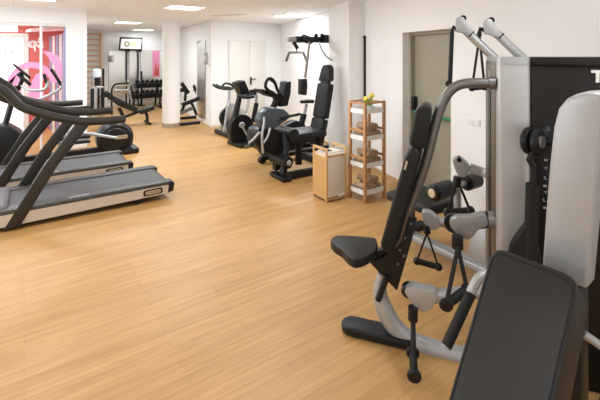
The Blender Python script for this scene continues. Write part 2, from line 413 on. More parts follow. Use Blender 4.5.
dv = (v1 - v0).normalized(); nv = V((-dv.y, dv.x, 0))
MB().prism([v0 - nv * .05, v1 - nv * .05, v1 + nv * .05, v0 + nv * .05], (0, 0, -.008)).build('frame', M['tile_frame'], vt)
for a0, a1 in ((0.02, .22), (.3, .62), (.66, .8)):
    q0, q1 = lerp(v0, v1, a0), lerp(v0, v1, a1)
    MB().prism([q0 - nv * .02, q1 - nv * .02, q1 + nv * .02, q0 + nv * .02], (0, 0, -.012)).build('slot', M['grey_box'], vt)

# ---------------------------------------------------------------- treadmills
def make_treadmill():
    Y0, Y1, XR, XF = 4.62, 5.44, 1.41, -.95
    t = thing('treadmill', (.2, 5.0, 0), '', 'treadmill', 'treadmills')
    # deck body
    def topz(x): return .185
    mb = MB(); mb.prism([(XF, Y0 + .03, .05), (XR - .1, Y0 + .03, .05), (XR - .02, Y0 + .03, .10), (XR - .02, Y0 + .03, .165), (XF, Y0 + .03, .165)], (0, Y1 - Y0 - .06, 0)).build('base_frame', M['plastic'], t)
    for y, sg in ((Y0, 1), (Y1, -1)):
        mb = MB(); mb.prism([(XF, y, .035), (XR - .09, y, .07), (XR - .05, y, .085), (XR - .05, y, .165), (XF, y, .155)], (0, .03 * sg, 0))
        mb.build('side_panel', M['side_silver'], t)
        mb = MB(); mb.prism([(XF, y, .155), (XR - .05, y, .165), (XR, y, .165), (XR + .01, y, .195), (XR - .03, y, .205), (XF, y, .195)], (0, .13 * sg, 0))
        mb.build('side_rail', M['tread_grey'], t, bevel=.008)
        mb = MB(); mb.prism([(XR - .06, y - .004 * sg, .07), (XR + .005, y - .004 * sg, .09), (XR + .02, y - .004 * sg, .18), (XR - .045, y - .004 * sg, .19)], (0, .1 * sg, 0)); mb.build('end_cap', M['plastic'], t, bevel=.008)
    MB().box((XF, Y0 + .13, .165), (XR - .06, Y1 - .13, .188)).build('belt', M['deck_grey'], t)
    MB().cyl((XR - .06, Y0 + .1, .135), (XR - .06, Y1 - .1, .135), .055).build('rear_roller', M['plastic'], t)
    mb = MB(); mb.box((XF - .02, Y0 + .06, .05), (-.12, Y1 - .06, .235)); mb.build('motor_hood', M['hood'], t, bevel=.05, bseg=3)
    for y in (Y0 + .05, Y1 - .05):
        MB().cyl((1.03, y - .025, .035), (1.03, y + .025, .035), .035).box((1.015, y - .01, .03), (1.045, y + .01, .09)).build('foot', M['rubber'], t)
        MB().box((-.6, y - .03, 0), (-.4, y + .03, .06)).build('front_foot', M['rubber'], t)
    for y, sg in ((Y0 - .014, 1), (Y1 - .036, 1)):
        mb = MB(); mb.prism([(-.16, y, .02), (-.03, y, .03), (.275, y, .56), (.585, y, .97), (.455, y, .99), (.15, y, .56)], (0, .05, 0)); mb.build('strut', M['strut'], t, bevel=.012)
        pts = smooth([(-.62, y + .025, 1.50), (-.38, y + .025, 1.47), (-.16, y + .025, 1.32), (-.08, y + .025, 1.225), (0, y + .025, 1.145), (.23, y + .025, 1.045), (.47, y + .025, .975), (.68, y + .025, .958), (.90, y + .025, .96)], 5)
        MB().tube(pts, [.041] * (len(pts) - 1) + [.037], 14).build('handrail', M['strut'], t)
    mb = MB(); mb.prism([(-.75, Y0 + .1, 1.36), (-.55, Y0 + .1, 1.62), (-.50, Y0 + .1, 1.60), (-.62, Y0 + .1, 1.34)], (0, Y1 - Y0 - .2, 0)); con = mb.build('console', M['plastic'], t, bevel=.02)
    MB().tube([(-.60, Y0 + .03, 1.43), (-.60, Y1 - .03, 1.43)], .04).build('crossbar', M['strut'], t)
    # badge with lettering on the near side
    bx = lerp(onY(145, 190, Y0).x, onY(161, 190, Y0).x, .5); bz = .118
    MB().prism(fillet([(bx - .105, Y0 - .006, bz - .035), (bx + .105, Y0 - .006, bz - .03), (bx + .105, Y0 - .006, bz + .035), (bx - .105, Y0 - .006, bz + .03)], .03), (0, .01, 0)).build('badge_frame', M['plastic'], t)
    bd = MB().prism(fillet([(bx - .085, Y0 - .009, bz - .021), (bx + .085, Y0 - .009, bz - .017), (bx + .085, Y0 - .009, bz + .021), (bx - .085, Y0 - .009, bz + .017)], .018), (0, .006, 0)).build('badge', M['gold'], t)
    text('badge_lettering', 'TECHNOGYM', .026, M['plastic'], bd, (bx, Y0 - .010, bz), (1, 0, .02), (0, 0, 1), align='CENTER', ext=.0006)
    for k in range(5):
        p = onY(70 + k * 4, 195 - k * .6, Y0 + .12)
        MB().box((p.x - .014, Y0 + .04, .2035), (p.x + .014, Y0 + .055, .2055)).build('rail_mark', M['white_ink'], t)
    return t
tr = make_treadmill()
tr['label'] = 'nearest dark grey treadmill with silver side, closest to the open floor'
tr2 = copy_tree(tr); tr2.location += V((-.20, 1.15, 0))
tr2['label'] = 'second treadmill, standing between the nearest treadmill and the cross trainer'

# ---------------------------------------------------------------- cross trainer behind the treadmills
EYc = 7.35
def e(u, v, dy=0): return onY(u, v, EYc + dy)
dc = e(117, 137.5); dr_ = abs(e(133, 137).x - e(100, 137).x) / 2
xt = thing('cross_trainer', (dc.x - .6, EYc, 0), 'black cross trainer with round rear drum and white handles behind the treadmills', 'cross trainer')
MB().disc((dc.x - .04, EYc, dc.z), (0, 1, 0), dr_ * 1.1, .30, .05, 40).build('drum', M['plastic'], xt)
MB().disc((dc.x - .05, EYc - .15, dc.z), (0, 1, 0), dr_ * .72, .03, .012, 36).build('drum_cover', M['plastic'], xt)
bc = e(122, 137, -.17)
bd = MB().prism(fillet([(bc.x - .09, bc.y, bc.z - .03), (bc.x + .09, bc.y, bc.z - .03), (bc.x + .09, bc.y, bc.z + .03), (bc.x - .09, bc.y, bc.z + .03)], .028), (0, .02, 0)).build('badge', M['gold'], xt)
text('badge_lettering', 'TECHNOGYM', .026, M['plastic'], bd, (bc.x, bc.y - .002, bc.z), (1, 0, 0), (0, 0, 1), align='CENTER')
mb = MB(); mb.box((dc.x + .05, EYc - .28, 0), (dc.x + .30, EYc + .28, .09)); mb.build('rear_foot', M['plastic'], xt, bevel=.025)
mb = MB(); mb.box((dc.x - 1.75, EYc - .07, .03), (dc.x + .1, EYc + .07, .12)); mb.build('base_beam', M['plastic'], xt, bevel=.01)
fx = e(6, 140).x
mb = MB(); mb.prism([(fx - .35, EYc - .2, 0), (fx + .22, EYc - .2, 0), (fx + .20, EYc - .2, .50), (fx + .05, EYc - .2, .62), (fx - .35, EYc - .2, .68)], (0, .4, 0)); mb.build('front_housing', M['plastic'], xt, bevel=.03)
for dy in (-.2, .2):
    MB().tube([e(60, 131, dy), e(92, 134, dy), e(117, 138, dy)], .025).build('link_arm', M['silver_l'], xt)
    a0, a1 = e(58, 140, dy), e(90, 137, dy)
    MB().box((a0.x, EYc + dy - .07, .26), (a1.x, EYc + dy + .07, .31)).build('pedal', M['plastic'], xt, bevel=.015)
MB().tube([e(5, 126), e(13, 98), e(18, 86)], .04).build('mast', M['plastic'], xt)
MB().tube(smooth([e(22, 86, -.1), e(30, 90, -.25), e(42, 90, -.3), e(46.5, 87, -.3), e(47, 81, -.3)], 5), .02).build('handlebar', M['silver_l'], xt)
MB().tube([e(46.5, 83, -.3), e(44, 74, -.3)], .022).build('grip', M['plastic'], xt)
MB().tube(smooth([e(30, 102, .25), e(45, 97, .3), e(58, 90, .3), e(62, 86, .3), e(61, 83, .3)], 5), .024).build('moving_arm', M['silver_l'], xt)
MB().tube([e(61.5, 85, .3), e(51, 69, .3)], .025).build('grip', M['plastic'], xt)
mb = MB(); mb.prism([e(12, 64.5, -.12), e(14, 64, -.12), e(31, 77.5, -.12), e(29.5, 79.5, -.12)], (0, .45, 0)); mb.build('console', M['plastic'], xt, bevel=.008)
mb = MB(); mb.prism([e(15.5, 74.5, -.15), e(17.5, 73.5, -.15), e(32, 84, -.15), e(30, 86.5, -.15)], (0, .4, 0)); mb.build('reading_rest', M['plastic'], xt, bevel=.008)
MB().tube([e(18, 90), e(22, 80), e(21, 72)], .03).build('console_neck', M['plastic'], xt)

# ---------------------------------------------------------------- bikes
def bike_grey():
    Y = 7.65; f = lambda u, v, dy=0: onY(u, v, Y + dy)
    r = thing('spinning_bike', (3.5, Y, 0), 'grey framed exercise bike nearest the white double door, farthest of the bikes', 'exercise bike', 'exercise bikes along the right wall')
    x = 3.34
    MB().tube([(x, 7.36, .05), (x, 7.95, .05)], .05, 12).build('front_foot', M['plastic'], r)
    MB().tube([(x + .95, 7.36, .05), (x + .95, 7.95, .05)], .05, 12).build('rear_foot', M['plastic'], r)
    for dy in (-.09, .09): MB().tube([(x, Y + dy, .08), f(227.5, 106, dy), f(229, 101, 0)], .03).build('fork', M['mid_silver'], r)
    w_ = f(229, 121); MB().disc((w_.x - .0, Y + .02, .36), (0, 1, 0), .21, .06, .02, 32).build('flywheel', M['plastic'], r)
    MB().prism([f(226, 108, -.05), f(233, 103, -.05), f(246, 112, -.05), f(250, 124, -.05), f(240, 116, -.05), f(229, 122, -.05)], (0, .1, 0)).build('frame', M['grey_box'], r, bevel=.01)
    MB().tube([(x + .05, Y, .12), (x + .95, Y, .08)], .03).build('base_beam', M['silver'], r)
    MB().tube([f(229, 104), f(229.5, 90)], .026).build('stem', M['silver_l'], r)
    MB().tube(smooth([f(213, 84.5, -.2), f(218, 87.5, -.2), f(226, 89, -.16), f(233, 88.5, 0), f(230, 88, .16), f(221, 87, .2), f(216, 85, .2)], 5), .026).build('handlebar', M['plastic'], r)
    MB().tube(smooth([f(222, 87, -.05), f(225, 83.5, 0), f(231, 84.5, 0), f(234, 88, .05)], 5), .022).build('aero_bar', M['plastic'], r)
    MB().tube([f(246, 113), f(249, 98)], .026).build('seat_post', M['silver_l'], r)
    s = f(250, 95.5); MB().prism(fillet([(s.x - .14, Y - .03, s.z), (s.x + .08, Y - .1, s.z), (s.x + .14, Y - .06, s.z), (s.x + .14, Y + .06, s.z), (s.x + .08, Y + .1, s.z), (s.x - .14, Y + .03, s.z)], .03), (0, 0, .06)).build('saddle', M['vinyl'], r, bevel=.012)
    MB().disc((x + .42, Y - .1, .33), (0, 1, 0), .07, .03).tube([(x + .42, Y - .12, .33), (x + .46, Y - .12, .16)], .014).build('crank', M['silver_l'], r)
def bike_black():
    Y = 6.62; f = lambda u, v, dy=0: onY(u, v, Y + dy)
    r = thing('exercise_bike', (3.5, Y, 0), 'black upright exercise bike with small tilted screen, between the grey bike and the leg machine', 'exercise bike', 'exercise bikes along the right wall')
    g0 = onZ(229, 143, 0)
    MB().prism(fillet([(3.08, Y + .26, 0), (3.14, Y - .24, 0), (3.50, Y - .24, 0), (3.56, Y - .08, 0), (3.56, Y + .2, 0)], .06), (0, 0, .07)).build('front_foot', M['plastic'], r, bevel=.02)
    MB().box((3.4, Y - .06, .03), (4.25, Y + .06, .09)).build('base_beam', M['plastic'], r, bevel=.01)
    MB().box((4.15, Y - .26, 0), (4.27, Y + .26, .07)).build('rear_foot', M['plastic'], r, bevel=.02)
    MB().prism(fillet([f(232, 143), f(230, 131), f(233, 120), f(239, 115), f(246, 117), f(252, 124), f(258, 136), f(263, 146), f(250, 147), f(238, 147)], .05), (0, .18, 0)).build('body', M['plastic'], r, bevel=.025)
    MB().disc(f(242, 127, -.005), (0, 1, 0), .23, .03, .01, 32).build('wheel_cover', M['plastic'], r)
    hb = f(242, 125, -.03); MB().disc(hb, (0, 1, 0), .055, .05).build('crank_hub', M['silver_l'], r)
    MB().tube([hb, f(246, 134, -.05), f(249, 138, -.05)], .018).build('crank_arm', M['silver'], r)
    MB().box(tuple(f(247, 140, -.17)), tuple(f(253, 137, -.05))).build('pedal', M['plastic'], r)
    MB().tube([f(234, 122, .08), f(237, 108, .08), f(239.5, 97, .08)], [.07, .055, .05]).build('neck', M['plastic'], r)
    MB().tube(smooth([f(254, 96.5, -.2), f(246, 97.5, -.2), f(239, 96, -.1), f(238, 95.5, .2), f(243, 96, .35), f(250, 95, .35)], 5), .028).build('handlebar', M['plastic'], r)
    MB().prism([f(237.5, 83, -.1), f(244, 81, -.1), f(245, 80.5, -.1), f(250.5, 93, -.1), f(249, 94.5, -.1), f(242.5, 95, -.1)], (0, .26, 0)).build('console', M['plastic'], r, bevel=.012)
    MB().tube([f(253, 122, .08), f(256.5, 103, .08)], .045).build('seat_tube', M['plastic'], r)
    MB().tube([f(256.2, 104, .08), f(256.8, 95, .08)], .028).build('seat_post', M['silver_l'], r)
    s = f(257, 92.5, .08); y = Y + .08
    MB().prism(fillet([(s.x - .15, y - .03, s.z), (s.x + .06, y - .1, s.z), (s.x + .13, y - .08, s.z), (s.x + .13, y + .08, s.z), (s.x + .06, y + .1, s.z), (s.x - .15, y + .03, s.z)], .03), (0, 0, .06)).build('saddle', M['vinyl'], r, bevel=.012)
def bike_loop():
    Y = 5.78; f = lambda u, v, dy=0: onY(u, v, Y + dy)
    r = thing('exercise_bike', (3.7, Y, 0), 'black exercise bike with tall loop handlebars and screen, behind the leg machine', 'exercise bike', 'exercise bikes along the right wall')
    MB().box((3.35, Y - .2, 0), (3.5, Y + .26, .07)).build('front_foot', M['plastic'], r, bevel=.02)
    MB().box((3.45, Y - .06, .03), (4.25, Y + .06, .09)).build('base_beam', M['plastic'], r, bevel=.01)
    MB().box((4.15, Y - .26, 0), (4.27, Y + .26, .07)).build('rear_foot', M['plastic'], r, bevel=.02)
    MB().prism(fillet([f(262, 155), f(258, 142), f(262, 128), f(272, 122), f(284, 126), f(296, 120), f(306, 124), f(310, 140), f(300, 152)], .06), (0, .16, 0)).build('body', M['plastic'], r, bevel=.03)
    MB().tube([f(270, 126), f(273, 108), f(277, 98)], [.07, .055, .05]).build('neck', M['plastic'], r)
    MB().tube(smooth([f(283, 97, -.1), f(278, 91, -.15), f(274.5, 82, -.2), f(270.5, 78.5, -.2), f(267, 80.5, -.2), f(265.5, 86, -.2), f(268, 90, -.2), f(274, 93, -.15)], 5), .026).build('loop_handle', M['plastic'], r)
    MB().tube(smooth([f(283, 97, .3), f(278, 91, .35), f(274.5, 83, .38), f(270.5, 80, .38)], 5), .024).build('loop_handle', M['plastic'], r)
    MB().prism(fillet([f(262.5, 89.5, -.1), f(270, 91, -.1), f(284, 96, -.1), f(281, 99, -.1), f(272, 97, -.1), f(263, 92, -.1)], .01), (0, .3, 0)).build('elbow_rest', M['plastic'], r, bevel=.01)
    MB().prism([f(286, 82, -.05), f(291.5, 81, -.05), f(291, 93, -.05), f(288, 106, -.05), f(280, 107, -.05), f(278, 99, -.05), f(284, 94, -.05)], (0, .2, 0)).build('console', M['plastic'], r, bevel=.015)
    MB().tube([f(300, 130, .06), f(304, 114, .06)], .055).build('seat_tube', M['plastic'], r)
    MB().tube([f(304, 116, .06), f(306.5, 104, .06)], .03).build('seat_post', M['silver_l'], r)
    s = f(306, 103, .06); y = Y + .06
    MB().prism(fillet([(s.x - .12, y - .03, s.z), (s.x + .06, y - .11, s.z), (s.x + .13, y - .09, s.z), (s.x + .13, y + .09, s.z), (s.x + .06, y + .11, s.z), (s.x - .12, y + .03, s.z)], .03), (0, 0, .055)).build('saddle', M['vinyl'], r, bevel=.012)
bike_grey(); bike_black(); bike_loop()

# ---------------------------------------------------------------- seated leg and lat machine by the pillar
def leg_machine():
    Y = 4.8; f = lambda u, v, dy=0: onY(u, v, Y + dy)
    r = thing('strength_machine', (3.3, Y, 0), 'black seated strength machine with tall backrest, overhead lat bar and ankle roller beside the pillar', 'strength machine')
    MB().prism([(2.74, 4.36, 0), (2.86, 4.33, 0), (2.88, 4.74, 0), (2.76, 4.74, 0)], (0, 0, .06)).build('front_foot', M['plastic'], r, bevel=.015)
    MB().box((2.86, 4.40, .0), (3.72, 4.52, .085)).build('base_beam', M['plastic'], r, bevel=.012)
    MB().box((2.95, 5.25, .06), (4.36, 5.35, .13)).build('base_beam', M['plastic'], r, bevel=.012)
    MB().box((3.62, 4.42, 0), (3.74, 5.35, .1)).build('rear_cross_beam', M['plastic'], r, bevel=.012)
    MB().tube([(2.86, 4.55, .04), f(286, 150, -.2), f(284, 132, -.1)], .05).build('front_post', M['plastic'], r)
    MB().tube([(3.25, 4.75, .08), (3.25, 4.75, .45)], .05).box((2.95, 4.72, .38), (3.6, 4.8, .45)).build('seat_frame', M['plastic'], r)
    MB().box((2.84, 4.70, .06), (2.94, 4.80, .48)).build('leg_post', M['plastic'], r, bevel=.01)
    # roller
    c = onY(289, 163, 4.42); 
    MB().lathe([(.055, 0), (.08, .02), (.08, .40), (.055, .42)], (c.x, 4.42, c.z), (0, 1, 0)).build('ankle_roller', M['vinyl'], r)
    MB().disc((c.x, 4.415, c.z), (0, 1, 0), .035, .02).build('roller_cap', M['silver_l'], r)
    c2 = onY(262, 160, 4.95); MB().disc((c2.x, 4.95, c2.z), (0, 1, 0), .055, .08).build('roller_wheel', M['plastic'], r)
    MB().tube([(c.x, 4.85, c.z), f(277, 148, .1), f(276, 134, .1)], .03).build('roller_arm', M['plastic'], r)
    # shroud and housing
    MB().prism(fillet([f(259, 121, -.2), f(262, 113, -.2), f(268, 107.5, -.2), (f(276, 108, -.2)), f(285, 109.5, -.2), f(291, 115, -.2), f(290, 118.5, -.2), f(279, 126, -.2), f(271, 131, -.2), f(263, 129, -.2)], .03), (0, .16, 0)).build('thigh_cover', M['shroud'], r, bevel=.03, bseg=3)
    MB().prism(fillet([f(257, 131, -.12), f(264, 126, -.12), f(277, 128, -.12), f(284, 136, -.12), f(284, 152, -.12), f(275, 156, -.12), f(262, 152, -.12), f(256, 143, -.12)], .06), (0, .3, 0)).build('housing', M['plastic'], r, bevel=.03)
    MB().tube(smooth([f(264, 117, -.24), f(264, 124, -.26), f(262, 136, -.27), f(263, 153, -.24)], 5), .017).build('lever', M['silver'], r)
    MB().tube(smooth([f(270, 128, -.24), f(268, 136, -.27), f(263.5, 143, -.27)], 5), .015).build('lever', M['silver'], r)
    MB().tube(smooth([f(249, 143, -.1), f(253, 140, -.15), f(260, 132, -.2)], 5), .018).build('crank_lever', M['silver'], r)
    MB().tube([f(252, 145, -.2), f(246, 147, .1)], .028).build('pedal', M['plastic'], r)
    MB().tube([f(280, 119, -.2), f(291, 116, -.2), f(300, 114, -.2)], .02).build('side_handle', M['plastic'], r)
    # seat
    MB().prism(fillet([(3.0, 4.55, .44), (3.62, 4.55, .47), (3.62, 4.55, .56), (3.12, 4.55, .56), (3.0, 4.55, .52)], .03), (0, .45, 0)).build('seat', M['vinyl'], r, bevel=.025)
    MB().tube([(3.05, 4.56, .55), (3.05, 5.0, .55)], .085, 16).build('front_bolster', M['vinyl'], r)
    # backrest
    def back(u0, v0, u1, v1, y0, y1, th, nm):
        a, b = f(u0, v0), f(u1, v1); d = (b - a).normalized(); n = V((-d.z, 0, d.x)); n = n if n.x > 0 else -n
        MB().prism(fillet([V((a.x, y0, a.z)), V((b.x, y0, b.z)), V((b.x, y0, b.z)) + n * th, V((a.x, y0, a.z)) + n * th], .03), (0, y1 - y0, 0)).build(nm, M['vinyl'], r, bevel=.02)
    back(313, 144, 318.5, 118, 4.68, 4.97, .11, 'lower_backrest')
    back(315, 144, 327, 70, 4.72, 4.93, .06, 'back_plate')
    back(318.7, 117.6, 324, 83, 4.68, 4.97, .11, 'backrest')
    # headrest with narrower rounded top
    a = f(324.3, 81.5); b = f(326, 65); 
    MB().prism(fillet([V((a.x, 4.69, a.z)), V((a.x, 4.96, a.z)), V((b.x, 4.92, b.z - .05)), V((b.x, 4.87, b.z)), V((b.x, 4.78, b.z)), V((b.x, 4.73, b.z - .05))], .03), (.1, 0, .005)).build('headrest', M['vinyl'], r, bevel=.02)
    px = 4.33; YB = 5.3
    MB().tube([(px, YB, 0), (px, YB, 1.98)], .045).build('upright', M['plastic'], r)
    MB().tube([f(317, 140, .05), (3.70, 4.8, .08)], .03).build('back_brace', M['plastic'], r)
    zb = f(300, 39.5, .5).z
    xa, xb = f(295, 39, .5).x, px
    MB().tube([(xa, YB, zb), (xb, YB, zb + .005)], .055, 12).tube([f(303, 38, .45), f(311, 41, .45)], .07).tube([f(322, 38.5, .45), f(329, 39, .45)], .07).build('overhead_boom', M['plastic'], r)
    MB().tube([f(287, 39, .5), (xa + .01, YB, zb)], .045, 12).build('boom_end', M['silver_l'], r)
    for u in (316, 322): MB().disc(f(u, 35.5, .5), (0, 1, 0), .035, .04).build('pulley', M['plastic'], r)
    MB().tube([f(293.5, 42, .5), f(297.5, 48.5, .5)], .03).build('pulley_link', M['plastic'], r)
    c = f(296, 53, .5)
    MB().tube([(c.x + .02, YB, zb - .12), (c.x, YB, c.z)], .01).build('cable', M['plastic'], r)
    bz = c.z
    MB().tube(smooth([(c.x, YB + .29, bz - .13), (c.x, YB + .21, bz - .01), (c.x, YB + .17, bz + .01), (c.x, YB - .17, bz + .01), (c.x, YB - .21, bz - .01), (c.x, YB - .29, bz - .13)], 4), .022).build('lat_bar', M['gun'], r)
    MB().tube([f(309.5, 42), f(308, 55), f(305, 78)], .02).build('butterfly_arm', M['channel'], r)
    MB().prism([f(301.5, 79), f(307.5, 78.5), f(308, 86), f(307, 95.5), f(301.5, 95)], (0, .1, 0)).build('arm_pad', M['vinyl'], r, bevel=.015)
    MB().tube(smooth([f(319, 42, .1), f(322, 50, .1), f(327, 57, .1), (px, YB - .05, f(330, 62, .1).z)], 4), .014).build('cable_tube', M['silver_l'], r)
leg_machine()

# ---------------------------------------------------------------- towel shelf
def shelf():
    F, R_ = V((3.11, 3.24, 0)), V((3.45, 3.25, 0))
    ex = (R_ - F); wx = .34; ex.normalize(); ey = V((-ex.y, ex.x, 0)); wy = .27
    H_ = 1.12
    O = F
    def p(a, b, z): return O + ex * a + ey * b + V((0, 0, z))
    def bx(mb, a0, b0, z0, a1, b1, z1): mb.prism([p(a0, b0, z0), p(a1, b0, z0), p(a1, b1, z0), p(a0, b1, z0)], (0, 0, z1 - z0)); return mb
    r = thing('towel_shelf', tuple(p(wx / 2, wy / 2, 0)), 'reddish wooden four-tier shelf with white trays of rolled towels by the pillar', 'shelf')
    t = .032
    for a in (0, wx - t):
        for b in (0, wy - t): bx(MB(), a, b, 0, a + t, b + t, H_).build('leg', M['brown_wood'], r, bevel=.003)
    tops = [.10, .40, .70, 1.0]
    TT = []
    for z in (.105, .405, .71, 1.01):
        mb = MB(); bx(mb, .004, .004, z - .02, wx - .004, wy - .004, z - .005)
        for a0, b0, a1, b1 in ((t, .008, wx - t, .02), (t, wy - .02, wx - t, wy - .008), (.008, t, .02, wy - t), (wx - .02, t, wx - .008, wy - t)): bx(mb, a0, b0, z - .02, a1, b1, z + .03)
        mb.build('tray', M['white'], r)
        if z > .2:
            for a in (0.003, wx - .025): bx(MB(), a, t, z + (.075 if z < 1 else .085), a + .022, wy - t, z + (.1 if z < 1 else .105)).build('rail', M['brown_wood'], r)
    bx(MB(), t, 0, H_ - .02, wx - t, .025, H_ + .0).build('rail', M['brown_wood'], r); bx(MB(), t, wy - .025, H_ - .02, wx - t, wy, H_).build('rail', M['brown_wood'], r)
    return p
SP = shelf()
def make_towel():
    bm = MB(); L_ = .19; pts = []
    n = 46
    for i in range(n + 1):
        a = i / n * 2 * math.pi * 2.6; rr = .01 + .030 * i / n
        pts.append(V((0, rr * math.cos(a), rr * math.sin(a))))
    ring0 = [bm.bm.verts.new(q + V((-L_ / 2, 0, 0))) for q in pts]; ring1 = [bm.bm.verts.new(q + V((L_ / 2, 0, 0))) for q in pts]
    for i in range(n): bm.face([ring0[i], ring0[i + 1], ring1[i + 1], ring1[i]])
    me_o = bm.build('rolled_towel', M['towel'])
    so = me_o.modifiers.new('s', 'SOLIDIFY'); so.thickness = .0085; so.offset = 0
    return me_o
tw0 = make_towel(); first = True
spots = [(a, zz, row) for row in range(2) for a, zz in ()]
tiers = [('bottom', .105), ('second lowest', .405), ('second highest', .71)]
posn = [('lower left', .08, 0), ('lower middle', .17, 0), ('lower right', .26, 0), ('upper left', .125, .079), ('upper right', .215, .079)]
for tn, z in tiers:
    for pn, a, dz_ in posn:
        o = tw0 if first else tw0.copy()
        if not first: COL.objects.link(o)
        first = False
        q = SP(a, .135 + random.uniform(-.008, .008), z - .005 + .0445 + dz_)
        o.location = q; ang = math.atan2((SP(0, 1, 0) - SP(0, 0, 0)).y, (SP(0, 1, 0) - SP(0, 0, 0)).x)
        o.rotation_euler = (random.uniform(-.6, .6) * 0 + random.choice((0, .8, 1.7)), 0, ang)
        tag(o, 'brown rolled towel, %s in the pile on the %s shelf tray' % (pn, tn), 'towel', 'rolled towels on the wooden shelf')
def plant():
    b = SP(.15, .10, 1.006)
    r = thing('potted_flower', tuple(b), 'small yellow-green flowering plant on top of the wooden towel shelf', 'plant')
    MB().lathe([(.03, 0), (.042, .06), (.045, .062), (.04, .065)], tuple(b)).build('pot', M['white'], r)
    mb = MB(); fl = MB()
    for i in range(16):
        a = i * 2.4; rr = .03 + .05 * random.random(); h = .09 + .10 * random.random()
        tip = b + V((rr * math.cos(a), rr * math.sin(a), h)); mid = b + V((rr * .5 * math.cos(a), rr * .5 * math.sin(a), .075))
        mb.tube([b + V((0, 0, .05)), mid, tip], [.004, .018, .003], 6, flat=(.3, 1))
        if i % 2 == 0: fl.ball(tip + V((0, 0, .008)), .02, 8)
    mb.build('leaves', M['leaf'], r); fl.build('blossoms', M['flower'], r)
    b2 = SP(.26, .17, 1.006)
    q = thing('bottle', tuple(b2), 'small pale bottle beside the yellow plant on the shelf top', 'bottle')
    MB().lathe([(.028, 0), (.03, .01), (.03, .07), (.012, .09), (.012, .105)], tuple(b2)).build('body', M['bottle'], q)
    MB().cyl(b2 + V((0, 0, .105)), b2 + V((0, 0, .12)), .014).build('cap', M['grey_box'], q)
plant()

# ---------------------------------------------------------------- laundry hamper
def hamper():
    F = V((2.77, 3.50, 0)); wx = .295; ex = V((1, -.05, 0)).normalized(); ey = V((-ex.y, ex.x, 0)); wy = .275
    def p(a, b, z): return F + ex * a + ey * b + V((0, 0, z))
    def bx(mb, a0, b0, z0, a1, b1, z1): mb.prism([p(a0, b0, z0), p(a1, b0, z0), p(a1, b1, z0), p(a0, b1, z0)], (0, 0, z1 - z0)); return mb
    r = thing('laundry_hamper', tuple(p(wx / 2, wy / 2, 0)), 'light wooden laundry hamper with bamboo side and cream canvas bag beside the towel shelf', 'laundry hamper')
    t = .022
    for a in (0, wx - t):
        for b in (0, wy - t): bx(MB(), a, b, 0, a + t, b + t, .60 if b == 0 else .60).build('leg', M['light_wood'], r, bevel=.003)
    bx(MB(), 0.002, t, .03, .014, wy - t, .50).build('side_panel', M['bamboo'], r)
    bx(MB(), wx - .014, t, .03, wx - .002, wy - t, .50).build('side_panel', M['bamboo'], r)
    for b in (0, wy - t):
        pass
    for a in (0, wx - t): bx(MB(), a, t, .575, a + t, wy - t, .60).build('handle_rail', M['light_wood'], r)
    for b in (0, wy - t): bx(MB(), t, b + .004, .50, wx - t, b + t - .004, .52).build('rail', M['light_wood'], r); bx(MB(), t, b + .004, .02, wx - t, b + t - .004, .035).build('rail', M['light_wood'], r)
    mb = MB(); bx(mb, .02, .012, .04, wx - .02, wy - .012, .53); mb.build('canvas_bag', M['canvas'], r, bevel=.012)
    mb = MB(); bx(mb, .03, .05, .525, wx - .03, wy - .05, .545); mb.build('lid', M['canvas'], r, bevel=.008)
    bx(MB(), .05, .09, .545, .15, .18, .549).build('opening', M['rubber'], r)
    mb = MB(); mb.tube([p(.16, .012, .07), p(.19, .004, .045), p(.22, .012, .06), p(.25, .006, .05)], .014, 8); mb.build('bag_fold', M['canvas'], r)
hamper()

# ---------------------------------------------------------------- back of the room
BY = 14.0
def f14(u, v): return onY(u, v, BY - .02)
# wall bars
x0, x1 = .98, onY(101, 60, 13.9).x
wb = thing('wall_bars', ((x0 + x1) / 2, 13.9, 0), 'wooden ladder of wall bars on the back wall', 'wall bars')
for x in (x0, x1): MB().box((x - .025, 13.85, 0), (x + .025, 13.99, 2.35)).build('side_post', M['bar_wood'], wb, bevel=.004)
zz = .15
while zz < 2.3:
    MB().tube([(x0, 13.87, zz), (x1, 13.87, zz)], .02, 10).build('rung', M['bar_wood'], wb); zz += .165
# mirrors
lab = ['wide wall mirror left of the television poles', 'narrow wall mirror between the two dark poles under the television', 'wide wall mirror right of the poles, above the dumbbell rack']
for (u0, u1), l in zip(((108.5, 127), (129, 138.5), (140.5, 163.5)), lab):
    xa, xb = f14(u0, 60).x, f14(u1, 60).x
    zt = onY((u0 + u1) / 2, 50.5, BY).z
    t = thing('wall_mirror', ((xa + xb) / 2, 13.985, .15), l, 'mirror', 'mirrors on the back wall')
    MB().box((xa, 13.985, .15), (xb, 13.998, zt)).build('backing', M['grey_box'], t)
    MB().box((xa + .01, 13.982, .16), (xb - .01, 13.985, zt - .01)).build('glass', M['mirror'], t)
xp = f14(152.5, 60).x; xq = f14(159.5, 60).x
ps = tag(MB().box((xp, 13.968, f14(156, 77).z), (xq, 13.978, f14(156, 51).z)).build('painted_reflection', M['pink']), 'tall pink and red panel painted as a reflection in the back wall mirror above the dumbbells', 'painted_reflection')  # pink panel paints the swirl's reflection over the mirror
MB().prism([f14(153.5, 75), f14(156, 62), f14(157, 70), f14(159, 64), f14(159, 76)], (0, -.016, 0)).build('reflected_figure', M['red'], ps)
